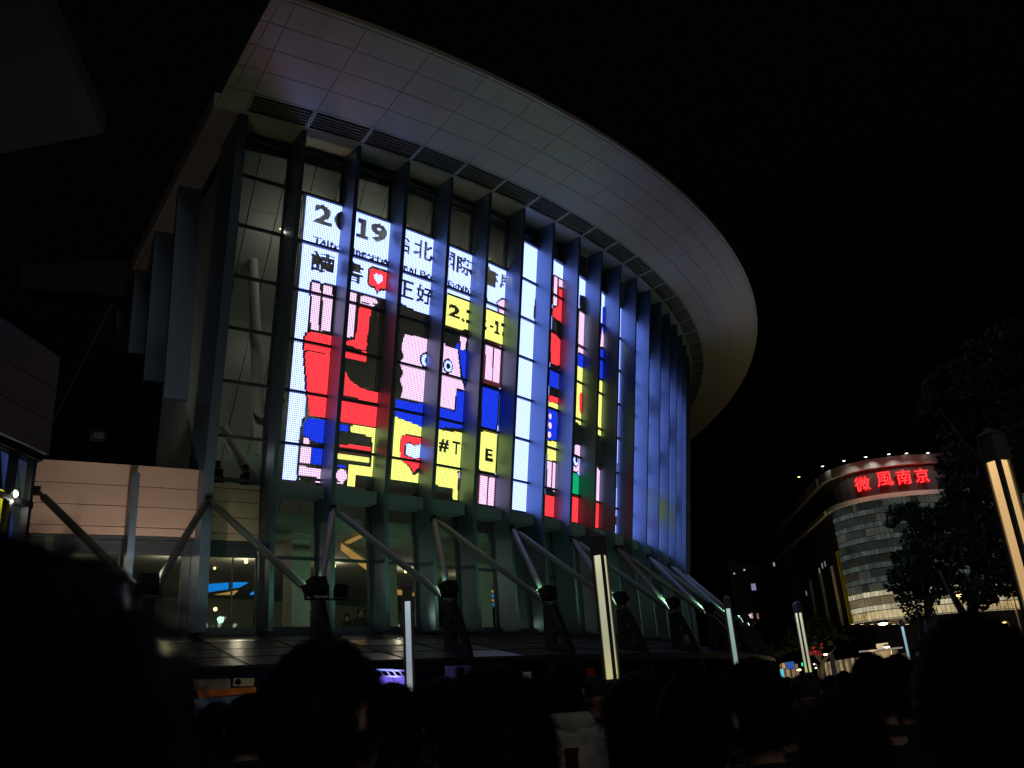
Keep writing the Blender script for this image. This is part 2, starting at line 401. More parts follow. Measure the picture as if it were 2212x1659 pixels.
cove('cove_light', m_wa, zz(900, 2000, 2.011, [(540, 522), (650, 524), (610, 548), (545, 545)]), 5.93)
for pts in ([(890, 288), (1138, 462), (1138, 530), (890, 335)], [(920, 280), (1030, 226), (1062, 232), (960, 284)], [(1275, 580), (1335, 655), (1505, 688), (1500, 700), (1335, 690), (1275, 640)]):
    cove('cove_light', m_wa, zz(900, 2000, 2.011, pts), 5.88)
for k in range(4):
    y = 640 + k * 38
    cove('cove_light', m_wa if k % 2 == 0 else m_cy, zz(900, 2000, 2.011, [(1995 + 22 * k, y), (2146, y + 26), (2146, y + 42), (1995 + 30 * k, y + 14)]), 5.9)
    y = 655 + k * 38
    cove('cove_light', m_wa if k % 2 == 0 else m_cy, zz(1900, 2000, 2.011, [(262, y), (335, y + 18), (335, y + 30), (262, y + 13)]), 5.88)
# small ceiling downlights and the naked bright lamps
def bulb(name, pos, r, mtl, watts=0, col=(1, .85, .6), parent=arena):
    o = MB().sphere(pos, r, 10).build(name, mtl, parent, smooth=True)
    if watts:
        L = bpy.data.lights.new('lamp_glow', 'POINT'); L.energy = watts; L.color = col; L.shadow_soft_size = r
        lo = bpy.data.objects.new('lamp_glow', L); lo.location = Vector(pos) - Vector((0, 0, r + .06)); COL.objects.link(lo)
    return o
m_b1 = emis('warm_bulb', (1, .62, .25), 4); m_b2 = emis('cool_bulb', (.9, 1, .75), 7)
for px, py in zz(0, 1700, 2.011, [(1435, 1405), (1620, 1426), (1705, 1405)]): bulb('ceiling_lamp', at_y(px, py, 40), .09, m_b1)
bulb('ceiling_lamp', at_z(*zz(0, 1700, 2.011, [(1700, 1082)])[0], 5.9), .05, m_b1)
bulb('wall_lamp', F(3.36, -1.6, 3.35), .13, m_b2, 18, (.9, 1, .7))
bulb('wall_lamp', F(6.72, -1.3, 2.95), .11, m_b2, 12, (.9, 1, .6))
for s_, w_ in ((-1.6, 26), (.4, 30), (2.0, 40), (4.2, 28), (6.4, 28), (8.6, 28), (11, 24)):
    bulb('ceiling_lamp', F(s_, -7, 5.8), .08, m_b1, w_, (1, .86, .58))
for s_, z_, w_ in ((.10, 13.0, 6), (1.06, 12.8, 4), (.25, 9.8, 7), (.95, 16.6, 6), (1.9, 17.0, 34), (3.2, 17.0, 34), (2.6, 11.0, 20), (4.4, 17.0, 34), (4.6, 11.4, 20), (5.8, 17.2, 34), (8, 17.0, 34), (10, 17, 30)):
    bulb('wall_lamp', RK(s_, max(.05, (18.6 - z_) / 11.7)) + Vector((math.sin(frame(s_)[2]), -math.cos(frame(s_)[2]), -.75)) * .8, .03, m_b1, w_, (1, .97, .84))
# ================================================================== LED screens
LEDM = {'W': led('led_white', (1.25, 1.66, 4.9)), 'P': led('led_pink', (1.75, 1.15, 1.75)), 'R': led('led_red', (2.3, .09, .12)),
        'B': led('led_blue', (.02, .07, 1.35)), 'Y': led('led_yellow', (1.75, 1.85, .42)), 'G': led('led_green', (.01, .70, .26)),
        'D': led('led_maroon', (.16, .035, .05)), 'K': None}
def led_off():
    """unlit carrier: dark ribs with open slots between them, the lit room behind shows through"""
    M = bpy.data.materials.new('led_off_mesh'); M.use_nodes = True; nt = M.node_tree; b = nt.nodes['Principled BSDF']; out = nt.nodes['Material Output']
    b.inputs['Base Color'].default_value = (.30, .27, .24, 1); b.inputs['Roughness'].default_value = .6
    uv = nt.nodes.new('ShaderNodeUVMap'); fr = nt.nodes.new('ShaderNodeVectorMath'); fr.operation = 'FRACTION'; nt.links.new(uv.outputs[0], fr.inputs[0]); sx = nt.nodes.new('ShaderNodeSeparateXYZ'); nt.links.new(fr.outputs[0], sx.inputs[0])
    gt = nt.nodes.new('ShaderNodeMath'); gt.operation = 'GREATER_THAN'; gt.inputs[1].default_value = .62; nt.links.new(sx.outputs[0], gt.inputs[0])
    tr = nt.nodes.new('ShaderNodeBsdfTransparent'); tr.inputs[0].default_value = (.8, .8, .8, 1); mx = nt.nodes.new('ShaderNodeMixShader')
    nt.links.new(gt.outputs[0], mx.inputs[0]); nt.links.new(b.outputs[0], mx.inputs[1]); nt.links.new(tr.outputs[0], mx.inputs[2]); nt.links.new(mx.outputs[0], out.inputs[0]); return M
LEDM['K'] = led_off()
KEYS = list('WPRBYGDK'); NC = 46; SMAX = 17; V0, V1 = -.67, 6.0; DV = .047 / ROWH
NRW = int(round((V1 - V0) / DV)); NCL = NC * (SMAX - 1)
gs = 1 + (np.arange(NCL) + .5) / NC; gv = V0 + (np.arange(NRW) + .5) * DV
GS, GV = np.meshgrid(gs, gv)
IMG = np.full((NRW, NCL), KEYS.index('K'), np.int8)
def inpoly(pts):
    inside = np.zeros(GS.shape, bool); n = len(pts)
    for i in range(n):
        x0_, y0_ = pts[i]; x1_, y1_ = pts[(i + 1) % n]
        if y0_ == y1_: continue
        c = (y0_ > GV) != (y1_ > GV); inside ^= c & (GS < (x1_ - x0_) * (GV - y0_) / (y1_ - y0_) + x0_)
    return inside
def outlined(c, hit):
    if c in 'PRBYG':                  # every lit patch keeps a one-LED dark outline
        g = hit.copy()
        for ax, d in ((0, 1), (0, -1), (1, 1), (1, -1), (0, 2), (0, -2), (1, 2), (1, -2)): g |= np.roll(hit, d, ax)
        IMG[g & (IMG == KEYS.index('W'))] = KEYS.index('K')
    IMG[hit] = KEYS.index(c)
def paint(c, pts): outlined(c, inpoly(pts))
def disc(c, s, v, r): outlined(c, ((GS - s) * BW) ** 2 + ((GV - v) * ROWH) ** 2 < (r * ROWH) ** 2)
def glyphs(txt, s0_, v0_, s1_, v1_, fat=.02, c='K'):
    me = text_mesh(txt, fat); co = np.array([v.co[:2] for v in me.vertices]); me.calc_loop_triangles()
    lo, hi = co.min(0), co.max(0); co = (co - lo) / (hi - lo) * [s1_ - s0_, v1_ - v0_] + [s0_, v0_]
    hit = np.zeros(GS.shape, bool)
    for t in me.loop_triangles:
        a, b, d = co[list(t.vertices)]
        j0, j1 = np.searchsorted(gs, [min(a[0], b[0], d[0]), max(a[0], b[0], d[0])]); i0, i1 = np.searchsorted(gv, [min(a[1], b[1], d[1]), max(a[1], b[1], d[1])])
        if j1 <= j0 or i1 <= i0: continue
        X, Y = GS[i0:i1, j0:j1], GV[i0:i1, j0:j1]
        e1 = (b[0] - a[0]) * (Y - a[1]) - (b[1] - a[1]) * (X - a[0]); e2 = (d[0] - b[0]) * (Y - b[1]) - (d[1] - b[1]) * (X - b[0]); e3 = (a[0] - d[0]) * (Y - d[1]) - (a[1] - d[1]) * (X - d[0])
        hit[i0:i1, j0:j1] |= ((e1 >= 0) & (e2 >= 0) & (e3 >= 0)) | ((e1 <= 0) & (e2 <= 0) & (e3 <= 0))
    IMG[hit] = KEYS.index(c); bpy.data.meshes.remove(me)
paint('W', [(1.28, V0 - 1), (6.25, V0 - 1), (6.25, 5.0), (1.28, 5.0)])
paint('W', [(6.25, V0 - 1), (17.1, V0 - 1), (17.1, 6.1), (6.25, 6.1)])
paint('K', [(1.52, V0 - 1), (5.95, V0 - 1), (5.97, 3.06), (3.0, 3.30), (1.50, 3.27)])
paint('W', [(1.2, 3.3), (1.2, -.66), (1.545, -.65), (1.50, .06), (1.55, .50), (1.585, .55), (1.60, .95), (1.48, 1.80), (1.475, 2.2), (1.52, 2.28), (1.49, 3.3)])
paint('K', [(1.0, V0 - 1), (1.28, V0 - 1), (1.28, 6), (1.0, 6)])
paint('K', [(7.60, V0 - 1), (10.9, V0 - 1), (10.9, 5.02), (9.2, 5.05), (8.72, 5.03), (8.1, 5.58), (7.6, 5.58)])
for q in ((12.0, 5.2, 18, 6.1), (12.1, 3.4, 12.8, 3.9), (13.2, 2.0, 14.1, 2.5), (12.5, 1.5, 13.4, 1.8), (14.2, 3.0, 15.2, 3.7), (11.9, 4.4, 12.3, 4.8), (15.0, .8, 16.1, 1.4), (13.0, 4.3, 13.9, 4.6)):
    paint('K', [(q[0], q[1]), (q[2], q[1]), (q[2], q[3]), (q[0], q[3])])
ART = '''P 1.52,3.24 1.68,3.25 1.71,2.29 1.56,2.28
P 1.74,3.25 1.92,3.25 1.94,2.32 1.77,2.3
K 1.49,3.28 1.52,3.28 1.53,2.28 1.51,2.27
K 1.69,3.26 1.74,3.27 1.76,2.28 1.71,2.28
R 1.5,2.22 1.98,2.23 1.97,2.05 2.01,1.11 2.01,0.59 1.68,0.6 1.61,0.99 1.49,1.81 1.48,2.04
K 1.49,1.85 1.98,1.88 1.98,1.86 1.49,1.82
B 1.61,0.53 1.99,0.54 2,0.08 1.76,0.1 1.73,0.16 1.58,0.2 1.59,0.39
K 1.51,0.09 1.76,0.12 2,0.07 2.03,-0.66 1.55,-0.65
P o 1.66 0.09 0.07
P 1.56,0 1.76,0 1.76,-0.32 1.56,-0.32
B 1.78,0 2.03,0 2.03,-0.32 1.78,-0.32
P 1.57,-0.39 2.03,-0.4 2.03,-0.58 1.57,-0.57
P 1.58,-0.63 2.04,-0.64 2.04,-0.66 1.58,-0.65
P 2.23,3.25 2.38,3.25 2.4,2.3 2.25,2.29
K 2.38,3.26 2.45,3.26 2.47,2.32 2.39,2.25 2.25,2.24 2.24,2.28 2.36,2.32
P 2.45,3.22 2.76,3.25 2.82,3.17 2.75,3.04 2.45,3.03
K 2.45,3.09 2.81,3.13 2.81,3.11 2.45,3.07
R 2.44,2.96 2.69,2.98 2.66,2.11 2.24,2.12 2.25,2.21 2.42,2.28
K 2.7,3 2.85,3.21 3.11,3.37 3.45,3.27 3.54,2.09 2.69,1.9
R 2.23,2.04 2.67,2.07 2.67,1.87 2.25,1.87
K 2.66,2.45 3.01,2.49 3.06,1.32 2.59,1.3 2.36,1.43 2.26,1.59 2.25,1.87 2.67,1.87
R 2.26,1.59 2.36,1.43 2.59,1.31 3.01,1.27 3.02,1.08 2.26,1.09
R 2.24,1 3.09,1.03 3.09,0.58 2.25,0.58
K 2.25,0.57 3.07,0.58 3.05,-0.65 2.27,-0.69
B 2.25,0.52 2.42,0.52 2.42,0.38 2.25,0.38
Y 2.46,0.53 3.03,0.55 3.05,0.03 2.93,0.05 2.92,0.37 2.47,0.38
R 2.26,0.13 2.91,0.15 2.92,0.07 2.26,0.06
D 2.26,-0.01 2.87,-0.01 2.87,-0.03 2.26,-0.03
Y 2.25,-0.07 2.9,-0.07 2.9,-0.18 2.25,-0.18
Y 3.06,0 3.03,-0.42 2.62,-0.42 2.64,-0.66 2.48,-0.67 2.48,-0.25 2.93,-0.24 2.93,-0
B 2.26,-0.27 2.42,-0.27 2.42,-0.32 2.26,-0.32
P o 2.35 -0.48 0.13
P 2.27,-0.63 2.39,-0.63 2.39,-0.65 2.27,-0.65
K 3.27,3.19 4.05,3.25 4.83,3.13 4.86,2.72 4.34,2.7 4.04,2.69 3.44,2.68 3.4,2.06 3.29,2.03
P 3.44,2.66 4.4,2.71 4.41,1.28 3.44,1.29 3.49,1.49 3.4,1.63 3.47,1.82 3.37,2 3.45,2.17 3.38,2.35
K 3.3,2.62 3.43,2.66 3.38,2.35 3.45,2.17 3.37,2 3.46,1.82 3.39,1.63 3.48,1.48 3.43,1.27 3.27,1.25
B 3.33,1.22 4.44,1.27 4.42,0.8 4.08,0.73 3.36,0.87
Y 3.34,0.86 4.07,0.74 4.47,0.79 4.43,-0.4 4.08,-0.42 3.34,-0.43 3.34,0.02
K 3.49,0.41 3.55,0.53 4.3,0.55 4.34,0.04 3.91,-0.26 3.85,-0.28 3.76,-0.15 3.52,0.02
R 3.51,0.44 3.57,0.51 4.27,0.52 4.31,0.06 4.07,-0.07 3.94,-0.12 3.85,-0.22 3.77,-0.1 3.58,-0.03 3.53,0.05
K 3.61,0.34 3.72,0.39 3.85,0.35 3.98,0.4 4.25,0.38 4.24,0.13 3.87,0.05 3.62,0.09
W 3.64,0.33 3.72,0.36 3.85,0.33 3.98,0.38 4.22,0.36 4.21,0.17 3.87,0.07 3.65,0.12
K 3.34,-0.45 4.08,-0.44 4.81,-0.43 4.83,-0.68 4.09,-0.77 3.35,-0.75
K o 3.97 2.21 0.175
W o 3.98 2.21 0.135
K o 4.01 2.21 0.07
Y 4.37,3.84 5.11,3.84 5.11,3.12 4.37,3.12
B 4.69,2.8 5.02,2.84 5.15,0.94 4.39,0.83 4.39,1.26
P 4.34,2.65 4.73,2.65 4.85,2.08 4.98,1.78 4.76,1.78 4.73,1.28 4.39,1.29 4.38,2.05
K 4.73,2.65 4.77,2.66 4.9,2.1 5.04,1.75 4.79,1.74 4.77,1.24 4.39,1.26 4.39,1.29 4.73,1.28 4.76,1.78 4.98,1.78 4.85,2.08
K 4.9,3.19 5.24,3.23 5.25,2.09 5.07,2.2 4.95,2.7 4.78,2.68 4.74,3.08
P 4.78,3.03 4.95,3.03 4.94,2.7 4.81,2.69
P 5,3.04 5.05,3.04 5.08,2.21 5.02,2.33
K 4.42,0.79 5.09,0.91 5.09,0.85 4.42,0.77
Y 4.41,0.76 5.09,0.83 5.08,0.05 4.96,-0.67 4.84,-0.68 4.82,-0.43 4.43,-0.42
K 4.92,-0.03 5.12,-0.02 5.13,-0.69 4.96,-0.69
P 4.96,-0.05 5.09,-0.05 5.11,-0.68 4.99,-0.67
K o 4.5 2.22 0.165
W o 4.51 2.22 0.13
K o 4.51 2.22 0.065
Y 5.43,3.85 6.14,3.85 6.14,3.13 5.43,3.13
K 5.72,4.11 5.85,4.25 6.08,4.3 6.11,3.88 5.79,3.87
P 5.76,4.11 5.86,4.22 6.08,4.27 6.11,3.91 5.83,3.91
D 5.4,3.05 6,3.12 6.01,2.07 5.45,2.08
P 5.48,3.01 5.7,3.04 5.71,2.19 5.51,2.18
P 5.73,3.04 5.93,3.07 5.94,2.19 5.75,2.18
B 5.45,2.02 5.95,2.06 5.92,1.06 5.48,1.06
K 5.46,1.06 5.94,1.07 5.96,0.99 5.47,0.95
Y 5.47,0.95 5.96,0.98 5.96,0.06 5.49,0.06
D 5.49,-0 5.99,0 6,-0.67 5.47,-0.68
P 5.53,-0.04 5.73,-0.04 5.74,-0.67 5.52,-0.66
P 5.79,-0.05 5.96,-0.04 5.96,-0.67 5.79,-0.67
D 7.01,5.6 7.08,5.62 7.07,5.11 7.03,5.1
R 7,4.64 7.09,4.66 7.08,4.1 6.97,4.13
D 7.06,2.31 7.1,2.32 7.15,-0.67 7.1,-0.68
D 7.58,5.55 8.07,5.59 8.09,5.31 7.64,4.64
P 7.62,5.52 7.76,5.54 7.78,4.77 7.63,4.73
P 7.82,5.52 8.07,5.56 8.07,5.38 7.84,5.33
R 7.84,5.26 8.09,5.31 8.08,4.37 7.62,4.43 7.64,4.63 7.85,4.79
K 7.62,4.31 7.73,4.32 8.09,4.36 8.09,3.86 7.75,3.98 7.61,4.08
R 7.6,4.03 7.75,3.98 8.08,3.86 8.11,3.21 7.63,3.18
B 7.61,3.04 7.96,3.07 7.96,2.58 7.62,2.58
Y 7.97,3.11 8.09,3.12 8.1,2.55 7.98,2.55
K 7.62,2.48 8.12,2.54 8.12,2.39 7.62,2.32
R 7.61,2.32 8.12,2.37 8.12,2.23 7.62,2.18
Y 7.62,2.16 8.12,2.2 8.13,2.08 7.61,2.01
B 7.61,1.96 7.96,2.01 7.97,1.33 7.62,1.32
Y 8,2.01 8.14,2.02 8.14,1.37 8.01,1.34
B 7.6,1.97 7.96,2.05 7.99,1.26 7.63,1.21
P o 7.69 1.81 0.07
P o 7.7 1.58 0.08
P o 7.69 1.34 0.08
Y 7.98,2 8.12,2.01 8.12,1.28 8,1.26
Y 7.63,1.18 8.15,1.22 8.21,-0.05 7.67,-0.05
K 7.63,0.69 8.05,0.74 8.04,0.49 7.97,-0.06 7.65,-0.05
P 7.66,0.67 7.83,0.67 7.83,0.01 7.67,0.01
P 7.88,0.68 8.01,0.67 8,-0.03 7.87,-0.02
G o 8.34 0.32 0.4
R 7.63,-0.16 8.41,-0.17 8.4,-0.71 7.64,-0.72
K 8.72,5.46 9.11,5.55 9.09,5.02 8.73,5.03
P 8.73,5.03 9.09,5.05 9.03,4.74 9.12,3.87 8.74,3.83
B 8.74,3.78 9.13,3.83 9.12,3.43 8.74,3.48
Y 8.73,3.45 9.12,3.44 9.17,1.87 8.74,1.92
R 8.86,2.69 8.96,2.79 9.17,2.85 9.17,2.21 8.97,2.17 8.89,2.29
W 8.98,2.64 9.15,2.69 9.15,2.43 9,2.4
K 8.74,1.85 9.15,1.87 9.15,1.34 8.74,1.32
P 8.74,1.32 9.15,1.34 9.13,0.65 8.72,0.63
K o 8.8 0.91 0.17
W o 8.81 0.91 0.13
K o 8.83 0.93 0.07
W 8.72,0.62 9.15,0.65 9.2,0.01 8.71,-0.02
K o 8.79 0.28 0.33
G o 8.79 0.28 0.3
R 8.71,-0.03 9.2,-0.02 9.18,-0.71 8.72,-0.71
B 9.91,5.56 10.12,5.61 10.15,4.37 10.01,4.48 9.9,4.92
P 9.88,4.92 9.98,4.73 10.12,4.42 9.81,4.38
B 9.83,4.3 10.13,4.35 10.15,3.5 9.82,3.45
Y 9.82,3.38 10.14,3.43 10.17,2.06 9.82,2.04
Y 9.8,2.98 10.15,3.03 10.17,1.61 9.99,1.59 9.98,1.85 9.82,1.84
K 9.82,1.84 9.98,1.85 10,0.97 9.83,0.97
P 10,1.54 10.19,1.56 10.18,1.36 10.01,1.34
R 10.01,1.3 10.2,1.32 10.24,0.02 10.04,0.03
P 9.83,0.94 9.97,0.88 10.02,0.03 9.83,0.05
R 9.83,-0.02 10.25,-0.02 10.23,-0.7 9.83,-0.7
Y 11,3 11.1,3.03 11.11,2.06 10.99,2.06
R 11.01,1.32 11.11,1.3 11.09,0.59 11.01,0.61
R 10.99,-0.19 11.16,-0.22 11.11,-0.44 10.98,-0.42'''
for line in ART.split('\n'):
    q = line.split()
    if q[1] == 'o': disc(q[0], float(q[2]), float(q[3]), float(q[4]))
    else: paint(q[0], [tuple(map(float, z.split(','))) for z in q[1:]])
paint('Y', [(12.7, .25), (14.6, .25), (14.6, .95), (12.7, .95)])
paint('D', [(11.6, 3.3), (11.8, 3.3), (11.8, 3.6), (11.6, 3.6)]); paint('R', [(12.3, -.2), (12.6, -.2), (12.6, .1), (12.3, .1)])
for q in (('2', 1.44, 4.47, 1.80, 4.89), ('0', 1.85, 4.46, 2.22, 4.89), ('9', 2.56, 4.47, 2.92, 4.89)): glyphs(*q, fat=.045)
for q in (('台', 3.06, 4.45, 3.47, 4.86), ('北', 3.50, 4.45, 3.98, 4.88), ('國', 4.04, 4.44, 4.52, 4.88), ('際', 4.57, 4.45, 5.05, 4.87), ('書', 5.16, 4.45, 5.74, 4.89), ('展', 5.79, 4.47, 6.28, 4.88),
          ('讀', 1.46, 3.47, 1.94, 3.90), ('書', 2.00, 3.45, 2.48, 3.91), ('正', 3.10, 3.46, 3.58, 3.84), ('好', 3.63, 3.44, 4.06, 3.86)): glyphs(*q, fat=.022)
glyphs('Taipei International Book Exhibition', 1.45, 3.99, 5.45, 4.20, .03)
for q in (('2', 4.42, 3.36, 4.74, 3.66), ('.', 4.79, 3.34, 4.87, 3.42), ('2', 5.16, 3.34, 5.48, 3.66), ('-', 5.56, 3.45, 5.68, 3.51), ('7', 5.91, 3.34, 6.2, 3.66)): glyphs(*q, fat=.04)
for q in (('#', 4.39, .30, 4.66, .60), ('T', 4.74, .32, 4.95, .60), ('i', 5.06, .32, 5.13, .62), ('B', 5.22, .32, 5.52, .60), ('E', 5.64, .32, 5.86, .60)): glyphs(*q, fat=.04)
def slab_one(a, v0_, b, v1_):      # a slab-serif figure one
    w_, h_ = b - a, v1_ - v0_
    for q in ((.34, 0, .72, 1), (0, 0, 1, .20), (.05, .72, .5, 1)): paint('K', [(a + w_ * q[0], v0_ + h_ * q[1]), (a + w_ * q[2], v0_ + h_ * q[1]), (a + w_ * q[2], v0_ + h_ * q[3]), (a + w_ * q[0], v0_ + h_ * q[3])])
slab_one(2.26, 4.46, 2.52, 4.88); slab_one(4.91, 3.35, 5.09, 3.66); slab_one(5.71, 3.34, 5.88, 3.65)
# the speech bubble with a heart between the second row of writing
paint('K', [(2.58, 3.48), (2.58, 3.86), (2.62, 3.90), (2.98, 3.90), (3.02, 3.86), (3.02, 3.52), (2.98, 3.48), (2.87, 3.48), (2.80, 3.34), (2.73, 3.48)])
paint('R', [(2.61, 3.54), (2.61, 3.84), (2.64, 3.87), (2.96, 3.87), (2.99, 3.84), (2.99, 3.54), (2.96, 3.51), (2.86, 3.51), (2.80, 3.40), (2.74, 3.51), (2.64, 3.51)])
paint('W', [(2.70, 3.74), (2.75, 3.80), (2.80, 3.76), (2.85, 3.80), (2.90, 3.74), (2.88, 3.66), (2.80, 3.57), (2.72, 3.66)])

def cell_uv(rows):
    a, b = BW * .96 / NC / .07, DV * ROWH / .07; r, c = np.meshgrid(np.arange(rows), np.arange(NC), indexing='ij'); r, c = r.ravel(), c.ravel()
    return np.stack([c * a, r * b, (c + 1) * a, r * b, (c + 1) * a, (r + 1) * b, c * a, (r + 1) * b], -1).astype(np.float32).ravel()
def led_panel(i, vtop, parent):
    rows = int((vtop - V0) / DV); c0 = (i - 1) * NC; vs = []; idx = np.zeros((rows + 1, NC + 1), int)
    for r in range(rows + 1):
        z = ZK + ROW0 + ROWH * (V0 + r * DV)
        a, b = F(i + .02, -DIN + .13, z), F(i + .98, -DIN + .13, z)
        for c in range(NC + 1): idx[r, c] = len(vs); vs.append(a.lerp(b, c / NC))
    fs = [(idx[r, c], idx[r, c + 1], idx[r + 1, c + 1], idx[r + 1, c]) for r in range(rows) for c in range(NC)]
    me = bpy.data.meshes.new('led_panel'); me.from_pydata(vs, [], fs)
    for k in KEYS: me.materials.append(LEDM[k])
    me.polygons.foreach_set('material_index', IMG[:rows, c0:c0 + NC].astype(np.int32).ravel())
    uv = me.uv_layers.new(name='led_cell'); uv.data.foreach_set('uv', cell_uv(rows))
    o = bpy.data.objects.new('led_panel', me); COL.objects.link(o); adopt(o, parent)
scr1 = thing('led_screen', 'lit LED screen between fins with black 2019 lettering and a red and blue cartoon portrait', 'LED screen', F(3.5, -DIN, ZK), group='LED screens behind the fins')
scr2 = thing('led_screen', 'lit LED screen right of the lettered one, mostly white with green disc and red block', 'LED screen', F(9.5, -DIN, ZK), group='LED screens behind the fins')
for i in range(1, 17): led_panel(i, 5.0 if i < 3 else 6.0, scr1 if i < 6 else scr2)

# ================================================================== struts, pedestals, floodlights
for i in range(-2, 23, 2):
    for k in (-1, 1):
        if i == -2 and k == -1: continue
        a = F(i if i > -2 else -2.22, .03, 6.42); b = F(i + k, 3.38, 2.98); d = (b - a).normalized()
        MB().tube([a, a + d * .35, a + d * .36, b - d * .5, b - d * .3, b], [.05, .06, .108, .108, .07, .06], 14).build('strut', m_strut, arena, smooth=True)
    p = F(i if i > -2 else -2.22, .0, 6.42); MB().box(p, (.17, .17, .24), frame(i)[2]).build('strut_bracket', m_dark, arena)
outline = [(-.42, -2.95), (.98, -2.95), (.93, -2.4), (.80, -1.75), (.60, -1.1), (.36, -.55), (.16, -.12), (.10, 0), (-.34, 0), (-.36, -.5)]
def circ(x, y, r, n=20): return [(x + r * math.cos(2 * math.pi * k / n), y + r * math.sin(2 * math.pi * k / n)) for k in range(n)]
ped_me = flat_shape([outline, circ(.22, -1.12, .21), circ(.06, -.62, .10)], .20); ped_me.materials.append(m_dark)
PEDS = {}
for s in range(-1, 23, 2):
    x, y = PL(s, -DK + 3.5); a = frame(s)[2]
    o = bpy.data.objects.new('pedestal', ped_me); COL.objects.link(o)
    n = Vector((math.sin(a), -math.cos(a), 0)); zq = Vector((0, 0, 1)); t = zq.cross(n)   # local x outward, y up
    M = Matrix((n, zq, n.cross(zq))).transposed().to_4x4(); M.translation = Vector((x, y, 2.98 + EYE)) - Vector(arena.location)
    o.parent = arena; o.matrix_local = M; PEDS[s] = (Vector((x, y, 2.98 + EYE)), n, a)
def floodlight_parts(scale=1.):
    t = thing('floodlight', 'x', 'floodlight')
    hb = MB(); R = Matrix.Rotation(math.radians(-24), 3, 'X'); k = scale
    c = Vector((0, 0, .36 * k))
    fw, bw = .27 * k, .21 * k                     # tapered lamp house: front (+y) wide, back narrow
    P = []
    for (x, y, z) in ((-bw, -.20, -.17), (bw, -.20, -.17), (fw, .16, -.23), (-fw, .16, -.23), (-bw, -.20, .17), (bw, -.20, .17), (fw, .16, .23), (-fw, .16, .23)):
        P.append(R @ Vector((x, y * k, z * k)) + c)
    hb.hexa(P)
    for q in range(4): hb.box(R @ Vector((0, -.215 * k, (-.12 + .08 * q) * k)) + c, (.36 * k, .03, .02), M=R)
    hb.box(R @ Vector((0, .17 * k, .235 * k)) + c, (.56 * k, .10, .02), M=R)
    hs = hb.build('lamp_house', m_dark, t)
    y = MB()
    y.bar((-.30 * k, 0, .0), (.30 * k, 0, .0), .05, .03)
    for sx in (-1, 1): y.bar((sx * .295 * k, 0, 0), (sx * .295 * k, 0, .38 * k), .03, .05)
    y.build('yoke', m_dark, t)
    L = MB(); L.hexa([R @ Vector((sx * .22 * k, (yy) * k, sz * .18 * k)) + c for yy in (.165, .172) for sx, sz in ((-1, -1), (1, -1), (1, 1), (-1, 1))])
    L.build('lens', emis('flood_lens', (.8, 1, .8), 6), t)
    return t
flood_big = floodlight_parts(1.); flood_small = floodlight_parts(.66)
WORDS = {-1: 'boxy black floodlight on the leftmost pedestal, against the terracotta wall', 1: 'large black floodlight topping the pedestal that also carries two smaller ones', 3: 'single black floodlight on the pedestal just right of the front lamp column',
         5: 'black floodlight on the pedestal left of the tall double-strip lamp column', 7: 'black floodlight on the pedestal with two round holes, right of the tall lamp column',
         9: 'dim floodlight on the sixth pedestal from the left', 11: 'small distant floodlight at the second last visible strut foot', 13: 'farthest floodlight, beside the slim bluish lamp column', 15: 'floodlight hidden low at the far end of the row', 17: 'last floodlight round the curve of the front'}
first = True
for s, (p, n, a) in PEDS.items():
    if s > 17: continue
    o = flood_big if first else copy_tree(flood_big); first = False
    o.location = p + n * (-.14) + Vector((0, 0, .06)); o.rotation_euler = (0, 0, a + random.uniform(-.15, .15))
    tag(o, WORDS[s], 'floodlight', 'floodlights on the strut pedestals')
    sp_ = bpy.data.lights.new('flood_beam', 'SPOT'); sp_.energy = {-1: 380, 1: 70, 3: 135, 5: 125, 7: 80, 9: 150}.get(s, 140); sp_.spot_size = math.radians(150); sp_.spot_blend = .6; sp_.shadow_soft_size = .12
    sp_.color = (1, .90, .80) if s < 1 else (.42, 1, .58)
    so_ = bpy.data.objects.new('flood_beam', sp_); COL.objects.link(so_)
    src = p - n * .42 + Vector((0, 0, .42)); so_.location = src
    so_.rotation_euler = (F(s, -.6, 9.) - src).to_track_quat('-Z', 'Y').to_euler()
p, n, a = PEDS[1]; tv = Vector((math.cos(a), math.sin(a), 0))
for k, (dx, lb) in enumerate(((-.42, 'smaller floodlight left of the big one on the two-bracket pedestal'), (.62, 'smaller floodlight tilted on the right arm of the two-bracket pedestal'))):
    o = flood_small if k == 0 else copy_tree(flood_small)
    o.location = p + tv * dx * .9 + n * .12 + Vector((0, 0, .02)); o.rotation_euler = (0, 0, a + (-.9 if k else .6)); tag(o, lb, 'floodlight', 'floodlights on the strut pedestals')
MB().bar(p - tv * .5 + n * .12, p + tv * .72 + n * .12, .06, .05).build('floodlight_bracket', m_dark, arena)

tl = thing('floodlight', 'floodlight on the dark terrace behind the terracotta wall, washing the flank fins', 'floodlight', FL(3.2, 2.2, 8.0), a0)
for ch in [x for x in bpy.data.objects if x.parent == flood_small]: copy_tree(ch, tl)
L = bpy.data.lights.new('flood_beam', 'SPOT'); L.energy = 45; L.spot_size = math.radians(80); L.spot_blend = .7; L.color = (.95, .95, 1); L.shadow_soft_size = .1
lo = bpy.data.objects.new('flood_beam', L); COL.objects.link(lo); lo.location = FL(3.2, 2.4, 8.6); lo.rotation_euler = (FL(.6, 9, 14) - lo.location).to_track_quat('-Z', 'Y').to_euler()
